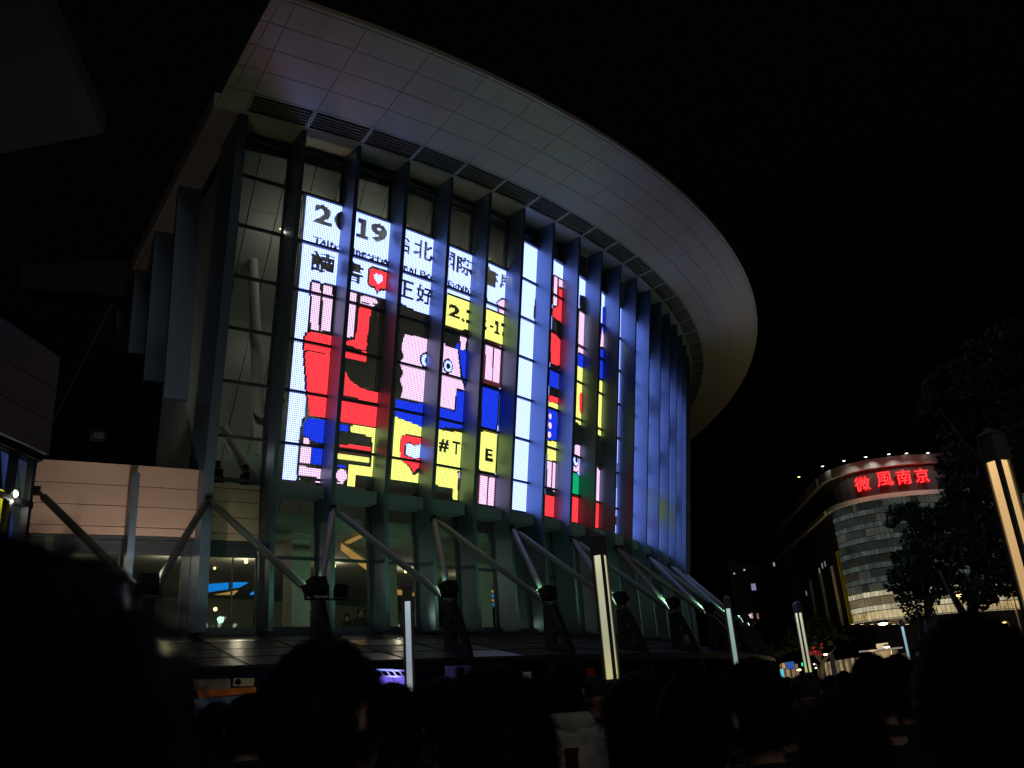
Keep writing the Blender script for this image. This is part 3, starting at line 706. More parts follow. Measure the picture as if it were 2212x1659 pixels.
# ================================================================== sloping glass canopy in front of the wall
ci, co_, zi, zo_ = -DIN + .1, 4.3, ZB - .02, 1.29
def CN(s, f): return F(s, ci + (co_ - ci) * f, 0) + Vector((0, 0, zi + (zo_ - zi) * f))
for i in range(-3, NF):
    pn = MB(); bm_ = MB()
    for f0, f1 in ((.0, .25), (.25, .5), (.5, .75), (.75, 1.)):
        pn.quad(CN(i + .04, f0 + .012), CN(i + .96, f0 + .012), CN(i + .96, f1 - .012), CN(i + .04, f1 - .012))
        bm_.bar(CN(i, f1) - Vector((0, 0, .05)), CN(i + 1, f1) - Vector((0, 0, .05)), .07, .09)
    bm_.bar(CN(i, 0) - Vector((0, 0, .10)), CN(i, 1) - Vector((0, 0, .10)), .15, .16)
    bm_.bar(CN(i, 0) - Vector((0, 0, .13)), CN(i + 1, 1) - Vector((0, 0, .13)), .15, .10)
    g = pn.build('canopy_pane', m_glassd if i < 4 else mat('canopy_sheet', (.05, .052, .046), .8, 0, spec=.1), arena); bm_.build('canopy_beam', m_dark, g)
fb = MB()
for k in range(2 * (NF + 3)):
    a, b = -3 + k * .5, -2.5 + k * .5
    fb.hexa([CN(a, 1.0) - Vector((0, 0, .20)), CN(b, 1.0) - Vector((0, 0, .20)), CN(b, 1.02) - Vector((0, 0, .20)), CN(a, 1.02) - Vector((0, 0, .20)), CN(a, 1.0) - Vector((0, 0, .02)), CN(b, 1.0) - Vector((0, 0, .02)), CN(b, 1.02) - Vector((0, 0, .02)), CN(a, 1.02) - Vector((0, 0, .02))])
fb.build('canopy_fascia', m_dark, arena)
gw = MB()
for k in range(54): strip(gw, -3 + k * .5, -2.5 + k * .5, -4., -EYE, ZB - .25, .2)
gw.build('ground_floor_wall', mat('ground_floor_wall', (.10, .10, .11), .7, var=.3), arena)
for s in range(-1, 23, 2):
    p, n, a = PEDS[s]; q = p + n * .3
    MB().tube([(q.x, q.y, 0), (q.x, q.y, 2.7)], .2, 14).build('canopy_post', m_dark, arena, smooth=True)

# ================================================================== left wing
wing = thing('wing_building', 'dark clad wing at the left edge with glazed lower storey and overhanging roof corner', 'building', (-14, 17, 0))
c0 = at_y(118, 877, 19.); X0 = c0.x; WD = Vector((-.03, -1, 0))
def WG(t, z, o=0.): return Vector((X0, 19, z + EYE)) + WD * t + Vector((o, 0, 0))
pb = MB()
for z0, z1 in ((6.05, 6.82), (6.84, 7.62), (7.64, 8.47)):
    for t0, t1 in ((0, 4.2), (4.22, 8.4), (8.42, 12.6)):
        pb.hexa([WG(t0, z0, -.1), WG(t1, z0, -.1), WG(t1, z0), WG(t0, z0), WG(t0, z1, -.1), WG(t1, z1, -.1), WG(t1, z1), WG(t0, z1)])
pb.build('wall_panel', mat('wing_cladding', (.22, .22, .22), .55, .1, var=.06), wing)
kb = MB(); kb.hexa([WG(.02, 5.9, -6), WG(12.6, 5.9, -6), WG(12.6, 5.9, -.12), WG(.02, 5.9, -.12), WG(.02, 8.45, -6), WG(12.6, 8.45, -6), WG(12.6, 8.45, -.12), WG(.02, 8.45, -.12)])
kb.build('wall', m_seam, wing)
gl = MB().quad(WG(0, -EYE, -.3), WG(12.6, -EYE, -.3), WG(12.6, 5.9, -.3), WG(0, 5.9, -.3)).build('window', m_glass, wing)
fb = MB()
for z in (5.95, 4.88, 3.92, 2.2): fb.hexa([WG(0, z - .07, -.34), WG(12.6, z - .07, -.34), WG(12.6, z - .07, -.22), WG(0, z - .07, -.22), WG(0, z + .07, -.34), WG(12.6, z + .07, -.34), WG(12.6, z + .07, -.22), WG(0, z + .07, -.22)])
for t in (0.05, .75, 2.9, 5.2, 7.5): fb.hexa([WG(t, -EYE, -.34), WG(t + .12, -EYE, -.34), WG(t + .12, -EYE, -.22), WG(t, -EYE, -.22), WG(t, 5.9, -.34), WG(t + .12, 5.9, -.34), WG(t + .12, 5.9, -.22), WG(t, 5.9, -.22)])
fb.build('frame', m_frame, gl)
ib = MB(); ib.hexa([WG(.3, -EYE, -5), WG(12.6, -EYE, -5), WG(12.6, -EYE, -4.9), WG(.3, -EYE, -4.9), WG(.3, 5.6, -5), WG(12.6, 5.6, -5), WG(12.6, 5.6, -4.9), WG(.3, 5.6, -4.9)])
ib.hexa([WG(.3, 5.5, -4.9), WG(12.6, 5.5, -4.9), WG(12.6, 5.5, -.4), WG(.3, 5.5, -.4), WG(.3, 5.6, -4.9), WG(12.6, 5.6, -4.9), WG(12.6, 5.6, -.4), WG(.3, 5.6, -.4)])
ib.hexa([WG(.25, -EYE, -4.9), WG(.3, -EYE, -4.9), WG(.3, -EYE, -.4), WG(.25, -EYE, -.4), WG(.25, 5.5, -4.9), WG(.3, 5.5, -4.9), WG(.3, 5.5, -.4), WG(.25, 5.5, -.4)])
ib.build('interior_wall', m_lob, wing)
for t in (1.3, 3.2): ib = MB().box(WG(t, 2, -2.2), (.5, .4, 7.2)).build('column', mat('wing_column', (.08, .08, .08), .6), wing)
bulb('ceiling_lamp', at_y(30, 1067, 18.3), .09, m_b2, 40, (1, .92, .75), wing)
bulb('ceiling_lamp', WG(5, 5.2, -2.5), .09, m_b1, 40, (1, .92, .75), wing)
MB().box(at_y(-3, 1098, 17.9), (.05, .14, .8)).build('sign_box', emis('yellow_sign', (.9, .80, .03), .9), wing)
rb = MB(); rp = [(-12.45, 23.06), (-31, 26.3), (-31, 4), (-8.9, 4)]
rb.add([(x, y, 18.0 + EYE) for x, y in rp] + [(x, y, 18.7 + EYE) for x, y in rp], [(0, 1, 2, 3), (7, 6, 5, 4), (0, 1, 5, 4), (1, 2, 6, 5), (2, 3, 7, 6), (3, 0, 4, 7)])
rb.build('roof', mat('wing_soffit', (.13, .13, .125), .6, .0, var=.1, vscale=.3), wing)
rb = MB(); a, b = at_y(272, 560, 33), at_y(45, 575, 34.5); a2, b2 = at_y(268, 640, 33), at_y(45, 622, 34.5)
rb.hexa([a2, b2, b2 + Vector((0, 1, 0)), a2 + Vector((0, 1, 0)), a, b, b + Vector((0, 1, 0)), a + Vector((0, 1, 0))]).build('rear_wall', mat('rear_wall', (.06, .045, .035), .7), wing)

# ================================================================== under the canopy: shop band and a stage
shop = thing('coffee_shop', 'dim shop front under the canopy, cream band above an orange stripe', 'shop', at_z(480, 1540, .02))
def wallq(mb, y, pts, th=.08, mi=0):
    v = [at_y(px, py, y) for px, py in pts]; mb.add(v + [q + Vector((0, th, 0)) for q in v], [(0, 1, 2, 3), (7, 6, 5, 4), (0, 1, 5, 4), (1, 2, 6, 5), (2, 3, 7, 6), (3, 0, 4, 7)], mi); return mb
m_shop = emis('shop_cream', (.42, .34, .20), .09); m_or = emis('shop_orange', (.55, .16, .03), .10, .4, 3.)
wallq(MB(), 26.6, [(418, 1468), (496, 1466), (496, 1488), (418, 1490)]).build('window', emis('shop_window_dim', (.30, .24, .16), .07, .5, 5.), shop)
wallq(MB(), 26.6, [(505, 1465), (548, 1465), (546, 1482), (503, 1482)]).build('sign_panel', m_shop, shop)
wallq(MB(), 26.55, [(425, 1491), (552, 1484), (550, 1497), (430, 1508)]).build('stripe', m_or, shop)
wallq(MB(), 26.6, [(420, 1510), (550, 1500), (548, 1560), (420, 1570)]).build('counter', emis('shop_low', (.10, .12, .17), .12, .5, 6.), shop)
cp = at_y(515, 1473, 26.5); MB().tube([cp, cp - Vector((0, .05, 0))], .085, 18).build('clock', m_seam, shop)
wallq(MB(), 27.2, [(582, 1468), (600, 1468), (598, 1520), (580, 1520)]).build('window', emis('shop_window_blue', (.10, .16, .22), .12), shop)
stage = thing('stage_backdrop', 'violet lit stage backdrop with a metal truss above, under the canopy', 'stage', at_z(845, 1600, -.8))
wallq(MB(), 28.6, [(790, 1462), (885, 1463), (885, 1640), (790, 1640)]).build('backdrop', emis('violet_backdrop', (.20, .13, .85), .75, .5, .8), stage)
tb = MB(); y = 28.2
A, B = at_y(780, 1447, y), at_y(888, 1449, y); C_, D_ = at_y(780, 1460, y), at_y(888, 1462, y)
for k in range(9):
    t = k / 8; u = min(1, t + .1)
    tb.bar(A.lerp(B, t), C_.lerp(D_, u), .03, .03)
tb.bar(A, B, .05, .05); tb.bar(C_, D_, .05, .05); tb.build('truss', mat('truss_aluminium', (.5, .5, .55), .35, .7), stage)
MB().bar(at_y(792, 1446, 28.1), at_y(850, 1447, 28.1), .04, .04).build('light_bar', emis('blue_light_bar', (.25, .3, 1), 1.6), stage)
L = bpy.data.lights.new('stage_glow', 'POINT'); L.energy = 16; L.color = (.35, .35, 1); L.shadow_soft_size = .2
lo = bpy.data.objects.new('stage_glow', L); COL.objects.link(lo); lo.location = at_y(838, 1453, 27.6)
for px0, px1, c, e_ in ((962, 992, (.14, .20, .22), .10), (1044, 1056, (.20, .17, .16), .10), (1128, 1148, (.16, .20, .26), .16), (1476, 1480, (.2, .18, .15), .1)):
    t = thing('glass_door', {962: 'dim bluish glass door behind the crowd, under the canopy', 1044: 'narrow greyish door panel right of the bluish door', 1128: 'pale doorway edge lit bluish, left of the tall lamp column', 1476: 'slim dim door strip at the far end under the canopy'}[px0], 'door', at_y((px0 + px1) / 2, 1560, 33))
    wallq(MB(), 32.8, [(px0, 1452), (px1, 1451), (px1, 1540), (px0, 1540)]).build('door_leaf', emis('door_glow_%d' % px0, c, e_, .5, 2.), t)
    fr = MB(); q0, q1 = at_y(px0 - 2, 1450, 32.75), at_y(px0 - 2, 1540, 32.75); fr.bar(q0, q1, .08, .08); q0, q1 = at_y(px1 + 2, 1450, 32.75), at_y(px1 + 2, 1540, 32.75); fr.bar(q0, q1, .08, .08); fr.build('frame', m_dark, t)
t = thing('exit_sign', 'small dim red sign under the canopy beside the tall lamp column', 'sign', at_y(1276, 1447, 30))
MB().box(at_y(1276, 1452, 30), (.28, .06, .28)).build('face', emis('dim_red', (.5, .05, .02), .025), t)
# ================================================================== lamp columns
m_post = mat('bronze_post', (.19, .175, .155), .55, .1, var=.15)
def lamp_column(px, py, yaw, col, es, label, faces=(0, 1, 2, 3), zrel=3.0):
    p = at_z(px, py, zrel); H = p.z
    t = thing('lamp_column', label, 'lamp post', (p.x, p.y, 0), yaw, 'square lamp columns on the plaza'); W_ = .125
    b = MB(); k = .026
    for sx in (-1, 1):
        for sy in (-1, 1): b.box((sx * (W_ - k), sy * (W_ - k), (H - .12) / 2), (2 * k, 2 * k, H - .12))
    b.box((0, 0, .95), (2 * W_ - .012, 2 * W_ - .012, 1.9)); b.box((0, 0, H - .30), (2 * W_ - .012, 2 * W_ - .012, .36))
    local(b.build('post', m_post), t)
    c = MB(); c.add([(-W_ - .01, -W_ - .01, H - .12), (W_ + .01, -W_ - .01, H - .12), (W_ + .01, W_ + .01, H - .12), (-W_ - .01, W_ + .01, H - .12), (0, 0, H)], [(0, 1, 4), (1, 2, 4), (2, 3, 4), (3, 0, 4), (3, 2, 1, 0)])
    local(c.build('cap', m_post), t)
    em = emis('tube_%d' % px, col, es)            # the tube inside is cooler near its top end, dimmer below and warmer near the foot
    nt = em.node_tree; tc = nt.nodes.new('ShaderNodeTexCoord'); sx = nt.nodes.new('ShaderNodeSeparateXYZ'); cr = nt.nodes.new('ShaderNodeValToRGB'); nt.links.new(tc.outputs['Generated'], sx.inputs[0]); nt.links.new(sx.outputs[2], cr.inputs[0])
    cr.color_ramp.elements[0].color = (col[0] * 1.0, col[1] * .95, col[2] * .62, 1); cr.color_ramp.elements[1].color = (*[c * 1.25 for c in col], 1)
    k_ = cr.color_ramp.elements.new(.30); k_.color = (*[c * .72 for c in col], 1); k_ = cr.color_ramp.elements.new(.8); k_.color = (*[c * .95 for c in col], 1)
    nt.links.new(cr.outputs[0], [n for n in nt.nodes if n.type == 'EMISSION'][0].inputs[0])
    for q in faces:
        R = Matrix.Rotation(q * math.pi / 2, 3, 'Z'); l = MB().box(R @ Vector((0, -W_ + .03, (1.9 + H - .48) / 2)), (.13, .012, H - .48 - 1.9), M=R)
        local(l.build('light_panel', em), t)
    return t
def local(o, parent): o.parent = parent; return o
def face_cam(px, py): d = ray(px, py); return -math.atan2(d.x, d.y)
lamp_column(879, 1258, face_cam(879, 1258) + .02, (.50, .60, .72), .62, 'lamp column with one cool white strip, in front of the canopy near the violet stage')
lamp_column(1289, 1147.5, face_cam(1289, 1147) - .38, (.80, .80, .52), .62, 'tall lamp column, one wide and one narrow yellowish strip, in front of struts')
lamp_column(1568, 1285, face_cam(1568, 1285) + .05, (.48, .68, .66), .62, 'slim lamp column with one bluish strip at the far end of the arena front')
lamp_column(1719.6, 1298, face_cam(1719, 1298) + .74, (.72, .72, .50), .75, 'far lamp column with two equal pale strips, left of the department store')
lamp_column(1945, 1336, face_cam(1945, 1336), (.42, .70, .78), .70, 'farthest lamp column, one icy blue strip against the lit store base')
lamp_column(2133, 923, face_cam(2133, 923) - .66, (1.0, .62, .26), .72, 'nearest lamp column, two amber strips, at the right edge of the view')

# ================================================================== department store
store = thing('department_store', 'tall rounded department store with red neon characters and lit lower floors', 'building', (105, 245, 0))
path = [(100.5, 375), (89, 262), (87.6, 247), (89.2, 238), (94, 232.4), (100, 230.2), (106, 229.8), (118, 231.5), (150, 239)]
def smooth_path(P, n=10):
    P = [Vector((*p, 0)) for p in P]; out = []
    for i in range(len(P) - 1):
        p0, p1, p2, p3 = P[max(i - 1, 0)], P[i], P[i + 1], P[min(i + 2, len(P) - 1)]
        if i == 0 or i == len(P) - 2: out += [p1.lerp(p2, k / n) for k in range(n)]; continue
        for k in range(n):
            t = k / n; out.append(.5 * ((2 * p1) + (p2 - p0) * t + (2 * p0 - 5 * p1 + 4 * p2 - p3) * t * t + (3 * p1 - p0 - 3 * p2 + p3) * t ** 3))
    return out + [P[-1]]
PT = smooth_path(path); cum = [0]
for a, b in zip(PT[:-1], PT[1:]): cum.append(cum[-1] + (b - a).length)
def SP(u, o=0.):
    u = max(0, min(cum[-1] - 1e-3, u)); i = int(np.searchsorted(cum, u, 'right')) - 1; i = min(i, len(PT) - 2)
    d = (PT[i + 1] - PT[i]).normalized(); return PT[i] + d * (u - cum[i]) + Vector((d.y, -d.x, 0)) * o
def band(mb, u0, u1, o, z0, z1, th=.4, step=1.5, mi=0, gap=0.):
    n = max(1, int(round((u1 - u0) / step)))
    for k in range(n):
        a, b = u0 + (u1 - u0) * k / n + gap, u0 + (u1 - u0) * (k + 1) / n - gap
        p = [SP(a, o - th), SP(b, o - th), SP(b, o), SP(a, o)]; zl, zh = Vector((0, 0, z0 + EYE)), Vector((0, 0, z1 + EYE))
        mb.hexa([q + zl for q in p] + [q + zh for q in p], mi[k % len(mi)] if isinstance(mi, list) else mi)
    return mb
ui = cum[10]; uf = cum[20]; ue = cum[-1]      # ui: start of the corner
m_sw = mat('store_wall', (.09, .085, .085), .7, var=.15, vscale=.2); m_cor = mat('store_cornice', (.42, .40, .38), .5, .2, var=.08, vscale=.2)
wmb = band(MB(), 0, ue, 0, 12.9, 54.0, 8, 3.); wmb.build('wall', m_sw, store)
band(MB(), 0, ue, 1.4, 52.1, 54.6, 2.4, 1.5).build('cornice', m_cor, store)
band(MB(), 0, ue, .9, 43.7, 44.9, 1.2, 1.5).build('cornice', mat('store_band', (.80, .78, .74), .4, .1), store)
# glazing: nine storeys of window band plus pale spandrel strip, single panes tinted pane by pane
uw0, uw1 = cum[22], ue
GL = []
for k, (c, s_) in enumerate([((.26, .33, .31), .030), ((.25, .31, .29), .026), ((.28, .33, .29), .034), ((.30, .31, .25), .030), ((.40, .42, .34), .055)]): GL.append(emis('store_pane_%d' % k, c, s_ * 1.8, .6, .12))
SPN = [emis('store_strip_%d' % k, c, s_, .3, .8) for k, (c, s_) in enumerate([((.45, .58, .55), .10), ((.43, .57, .53), .09), ((.47, .58, .55), .115), ((.40, .52, .49), .075)])]
WRM = [emis('store_uplight_%d' % k, c, s_, .35, .5) for k, (c, s_) in enumerate([((1, .74, .34), .42), ((1, .77, .39), .47), ((1, .72, .33), .39), ((1, .80, .44), .52)])]  # pane emission carries the warm floodlight wash on the lowest storey
WSP = [emis('store_uplight_strip_%d' % k, c, s_, .25, .5) for k, (c, s_) in enumerate([((.95, .85, .55), .42), ((.9, .82, .5), .36), ((1, .88, .6), .5)])]  # spandrels given a glow in place of the warm uplight
WR2 = [emis('store_uplight_dim_%d' % k, c, s_, .3, .2) for k, (c, s_) in enumerate([((.8, .62, .34), .17), ((.8, .64, .36), .20), ((.8, .60, .32), .15), ((.8, .66, .38), .22)])]  # same painted uplight, weaker, for the storey above
fh = (43.7 - 12.9) / 8.7
def runs(n, total):
    out = []
    while len(out) < total: out += [random.randrange(n)] * random.randint(1, 7)
    return out
for f in range(9):
    zt = 43.7 - f * fh; zb_ = max(12.9, zt - fh * .60); zs2 = max(12.9, zt - fh)
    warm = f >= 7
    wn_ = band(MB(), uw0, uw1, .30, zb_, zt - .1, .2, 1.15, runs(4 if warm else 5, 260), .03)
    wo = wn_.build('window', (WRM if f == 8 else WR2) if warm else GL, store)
    if zb_ > 13.2:
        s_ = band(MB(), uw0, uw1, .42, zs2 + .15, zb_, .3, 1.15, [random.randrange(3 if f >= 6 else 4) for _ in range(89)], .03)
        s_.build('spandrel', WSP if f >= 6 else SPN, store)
    fr = MB(); band(fr, uw0, uw1, .5, zb_ - .06, zb_ + .1, .5, 3.)
    n = int((uw1 - uw0) / 1.15)
    for k in range(n + 1):
        q = SP(uw0 + (uw1 - uw0) * k / n, .45); fr.box((q.x, q.y, (zs2 + zt) / 2 + EYE), (.07, .07, zt - zs2))
    fr.build('frame', m_frame, wo)
# banner on the corner, side wall ribs and odd lit windows
band(MB(), cum[19], cum[22], .35, 13, 33, .3, 1.2, [0, 1]).build('banner', [emis('store_banner', (.40, .30, .02), .08, .7, .12), emis('store_banner_b', (.42, .30, .03), .05, .6, .12)], store)
for k in range(3):
    u = ui + 6 - k * 16; band(MB(), u, u + 1.2, .8, 13, 30, .8, 1.2).build('pilaster', m_cor, store)
for k, (u, z, s_) in enumerate(((ui - 2, 31, 1.4), (ui - 6, 31, 1.), (ui - 11, 30.2, .8), (ui - 36, 26, .9), (ui - 52, 24, .7))):
    band(MB(), u, u + 1.3, .2, z, z + 1.5, .1, 2.).build('window', emis('store_side_window', (.55, .62, .55), .22), store)
# podium, lit shop windows between pillars at street level
band(MB(), 0, ue, 1.6, -EYE, 12.9, 9, 3.).build('podium', mat('store_podium', (.10, .085, .08), .7, var=.3, vscale=.1), store)
for k in range(20):
    u = uf + 5 - 40 + k * 3.4
    band(MB(), u, u + 1.9, 1.9, -EYE, 4.4, .3, 2.).build('shop_window', emis('shop_warm_%d' % (k % 4), [(1, .72, .35), (1, .62, .28), (.95, .8, .5), (.8, .5, .25)][k % 4], [.25, .12, .3, .08][k % 4], .5, .7), store)
# neon characters
m_neon = emis('neon_red', (1., .035, .04), 2.6); m_neon2 = emis('neon_rim', (1., .004, .008), .75)
for ch, px, py in (('微', 1866.5, 1046), ('風', 1911, 1040), ('南', 1950, 1037.5), ('京', 1986.5, 1034)):
    q = at_y(px, py, 232.5)
    us = np.linspace(ui, ue, 600); best = min(us, key=lambda u_: abs(SP(u_).x / SP(u_).y - q.x / q.y) + (0 if SP(u_).y < 245 else 9))
    c = SP(best, 1.2); d = (SP(best + .5) - SP(best - .5)).normalized()
    R = Matrix((d, Vector((0, 0, 1)), d.cross(Vector((0, 0, 1))))).transposed()
    o = None
    for fat, mtl, off_, nm in ((-.008, m_neon, .25, 'sign_character'), (.035, m_neon2, .0, 'sign_rim')):
        me = text_mesh(ch, fat, .06); co = np.array([v.co[:] for v in me.vertices]); mid = (co[:, :2].max(0) + co[:, :2].min(0)) / 2
        if nm == 'sign_character': sc = 3.75 / (co[:, 1].max() - co[:, 1].min()); 
        for v in me.vertices:
            l = Vector(((v.co.x - mid[0]) * sc, (v.co.y - mid[1]) * sc, v.co.z * sc * .6 + off_))
            v.co = R @ l + Vector((c.x, c.y, q.z))
        me.materials.clear(); me.materials.append(mtl)
        oo = bpy.data.objects.new(nm, me); COL.objects.link(oo); adopt(oo, store if o is None else o)
        if o is None: o = oo
    nl = bpy.data.lights.new('neon_glow', 'POINT'); nl.energy = 260; nl.color = (1, .04, .03); nl.shadow_soft_size = 1.5
    no = bpy.data.objects.new('neon_glow', nl); no.location = Vector((c.x, c.y, q.z)) + d.cross(Vector((0, 0, 1))) * 2.2; COL.objects.link(no)
m_rl = emis('roof_lamp_white', (1, .97, .9), 6)
def roof_lamp(px, py, y, label, col=None, aim=True):
    p = at_y(px, py, y); t = thing('roof_lamp', label, 'roof lamp', (p.x, p.y, p.z - 1.2), 0, 'lamps along the store roof')
    local(MB().box((0, 0, .5), (.12, .12, 1.)).build('stem', m_dark), t); local(MB().box((0, -.25, 1.25), (1.0, .8, .35)).build('lamp_head', m_dark), t)
    local(MB().box((0, -.3, 1.06), (.62, .5, .05)).build('lens', col or m_rl), t)
    if aim:
        L = bpy.data.lights.new('roof_beam', 'SPOT'); L.energy = 900; L.spot_size = math.radians(80); L.spot_blend = .8; L.color = (1, .95, .85)
        o = bpy.data.objects.new('roof_beam', L); COL.objects.link(o); o.location = (p.x, p.y - 5.0, p.z - .5); o.rotation_euler = (Vector((p.x + 1, p.y + 3, p.z - 11)) - o.location).to_track_quat('-Z', 'Y').to_euler()
for px, y, lb in ((1776, 244, 'leftmost white lamp on the store roof'), (1822, 234, 'second white lamp on the store roof, above the corner'), (1869, 231, 'white roof lamp right above the first red character'), (1919, 229, 'white roof lamp above the second red character'), (1957, 228, 'white roof lamp above the third red character'), (2003, 228, 'white roof lamp beside the tree crown')):
    roof_lamp(px, {1776: 1007, 1822: 995, 1869: 987, 1919: 981, 1957: 979, 2003: 978}[px], y, lb)
roof_lamp(1725, 1030, 262, 'orange lamp at the left end of the store roof', emis('roof_lamp_orange', (1, .55, .18), 9), False)
# warm wash on the store's foot from lamps on the podium roof
for k, px in enumerate((1842, 1862, 1884, 1912, 1931, 1960)):
    p = at_y(px, 1349, 225); t = thing('podium_floodlight', ['warm floodlight at the left end of the store podium roof', 'second warm floodlight on the podium roof', 'warm podium floodlight left of the street lamp', 'warm podium floodlight behind the street lamp', 'warm podium floodlight left of the icy lamp column', 'warm podium floodlight right of the icy lamp column'][k], 'floodlight', (p.x, p.y, p.z - .6), 0, 'floodlights on the store podium')
    local(MB().box((0, 0, .3), (.9, .6, .6)).build('lamp_house', m_dark), t); local(MB().box((0, .1, .63), (.7, .4, .05)).build('lens', emis('podium_lens', (1, .72, .35), 3)), t)
    L = bpy.data.lights.new('podium_beam', 'SPOT'); L.energy = 2600; L.spot_size = math.radians(110); L.spot_blend = .9; L.color = (1, .74, .38)
    o = bpy.data.objects.new('podium_beam', L); COL.objects.link(o); o.location = p + Vector((0, .2, .4)); o.rotation_euler = (Vector((p.x, p.y + 8, p.z + 10)) - o.location).to_track_quat('-Z', 'Y').to_euler()

# ================================================================== distant block with a few lit windows
blk = thing('distant_block', 'unlit distant tower with a few small lit windows, left of the store', 'building', (70, 330, 0))
bx = MB(); a, b = at_y(1585, 1300, 330), at_y(1712, 1300, 330); bx.hexa([(a.x, 330, 0), (b.x, 330, 0), (b.x, 350, 0), (a.x, 350, 0), (a.x, 330, 46), (b.x, 330, 40), (b.x, 350, 40), (a.x, 350, 46)])
bx.build('wall', m_seam, blk)
for px, py, w_, h_, c, s_ in ((1628, 1268, 1.6, 2.4, (.55, .55, 1), .35), (1624, 1330, .8, 2., (1, .6, .4), .25), (1637, 1331, .6, 2., (1, .6, .4), .22), (1618, 1333, 2.6, 1.9, (1, .85, .9), .9), (1586, 1239, .5, .5, (1, .9, .7), .5), (1608, 1231, .5, .5, (1, .9, .7), .6), (1672, 1219, .6, 1.4, (.8, .9, .8), .3)):
    p = at_y(px, py, 329.8); MB().box(p, (w_, .2, h_)).build('window', emis('far_window_%d' % px, c, s_), blk)

# ================================================================== street furniture beyond the crowd
def glow_box(name, label, cat, px, py, y, size, col, es, post=True, group=None, housing=True):
    p = at_y(px, py, y); t = thing(name, label, cat, (p.x, p.y, 0), 0, group)
    if post: local(MB().tube([(0, .12, 0), (0, .12, p.z)], .07, 8).build('pole', m_dark), t)
    if housing: local(MB().box((0, .08, p.z), (size[0] * 1.12, .12, size[1] * 1.12)).build('housing', m_dark), t)
    local(MB().box((0, 0, p.z), (size[0], .03, size[1])).build('face', emis('glow_%d_%d' % (int(px), int(py)), col, es)), t); return t
t = glow_box('traffic_light', 'green traffic light beside the far lamp column', 'traffic light', 1735, 1435, 95, (.30, .30), (.0, .9, .35), 3.)
local(MB().box((.62, 0, at_y(1735, 1435, 95).z), (.3, .03, .3)).build('lens', MATS['glow_1735_1435']), t)
glow_box('traffic_light', 'green arrow signal seen through the two strips of the far lamp column', 'traffic light', 1743, 1404, 100, (.34, .3), (.02, .9, .45), 1.6)
# dot-matrix board
p = at_y(1761, 1402, 110); t = thing('message_board', 'red dot matrix message board above the street, under the trees', 'sign', (p.x, p.y, 0))
local(MB().box((0, .1, p.z), (2.2, .15, 1.6)).build('housing', m_seam), t); local(MB().tube([(-.9, .3, 0), (-.9, .3, p.z)], .08, 8).build('pole', m_dark), t)
db = MB(); rr = random.Random(5)
for row in range(2):
    for ch in range(4 - row):
        pat = [[rr.random() < .55 for _ in range(5)] for _ in range(6)]
        for yy in range(6):
            for xx in range(5):
                if pat[yy][xx]: db.box((-.95 + .25 * row + ch * .5 + xx * .085, 0, p.z + .55 - row * .78 - yy * .095), (.06, .03, .07))
local(db.build('characters', emis('board_red', (1, .03, .05), 1.3)), t)
glow_box('street_sign', 'blue lit square sign at the left end of the street', 'sign', 1707, 1437, 105, (.95, .75), (.05, .16, .62), .55)
glow_box('shop_lightbox', 'round orange shop light left of the blue sign', 'sign', 1695, 1438, 107, (.6, .6), (1, .5, .2), .5)
glow_box('shop_lightbox', 'small cyan light strip, lowest left on the street', 'sign', 1689.5, 1454, 107, (.35, .9), (.1, .75, .9), .9)
glow_box('shop_lightbox', 'tiny pale vertical light tube far left of the street', 'light', 1659, 1444, 100, (.12, 1.4), (1, .95, .7), 1.4)
for k, (px, w_, e_) in enumerate(((1698, .7, .35), (1708, 1.0, .16), (1718, .8, .2), (1692, .6, .14))):
    glow_box('shop_window', ['lit shop window under the blue sign', 'dim brown shop window right of the blue sign', 'dim shop window left of the far lamp column', 'narrow dim shop window under the round orange light'][k], 'window', px, 1450, 108, (w_, 1.6), (1, .68, .35), e_, False)
def street_lamp(px, py, y, label, r=.28, col=(1, .8, .5), es=7, arm=None, watts=60):
    p = at_y(px, py, y); t = thing('street_lamp', label, 'street lamp', (p.x, p.y, 0), 0, 'street lamps')
    ax = arm if arm is not None else .9
    local(MB().tube([(ax, .1, 0), (ax, .1, p.z - .5), (ax * .8, .1, p.z + .02), (0, 0, p.z + .12)], [.11, .08, .06, .05], 10).build('pole', mat('lamp_pole_grey', (.20, .19, .18), .5, .3)), t)
    local(MB().sphere((0, 0, p.z + .12), (r * 1.3, r, r * .55), 12).build('lamp_head', m_dark, smooth=True), t)
    local(MB().sphere((0, -.02, p.z), (r * 1.1, r * .9, r * .45), 12).build('lens', emis('street_lens_%d' % int(px), col, es), smooth=True), t)
    if watts:
        L = bpy.data.lights.new('street_glow', 'POINT'); L.energy = watts; L.color = col; L.shadow_soft_size = r
        o = bpy.data.objects.new('street_glow', L); o.location = p - Vector((0, .1, .8)); COL.objects.link(o)
t = street_lamp(1907, 1346.5, 92, 'white hot street lamp on a curved arm in front of the store', .45, (1, .85, .55), 10, 1.9, 200)
street_lamp(1915.5, 1397, 117, 'low street lamp beside the striped awning', .34, (1, .75, .4), 8, .5, 100)
street_lamp(1726, 1447, 80, 'orange flare street lamp just above the heads', .16, (1, .72, .28), 12, -.3, 60)
street_lamp(1783, 1414, 88, 'warm street lamp beside the bare branching tree', .18, (1, .8, .5), 8, .8, 60)
street_lamp(2073, 1286, 60, 'double amber lamp hidden in the big tree', .22, (1, .62, .15), 7, .7, 40)
street_lamp(2164, 1277, 62, 'amber lamp at the right edge beside the nearest lamp column', .2, (1, .6, .15), 6, .7, 40)
street_lamp(2169, 1345, 62, 'small yellow lamp low at the right behind the big dark head', .12, (1, .75, .2), 6, .4, 10)
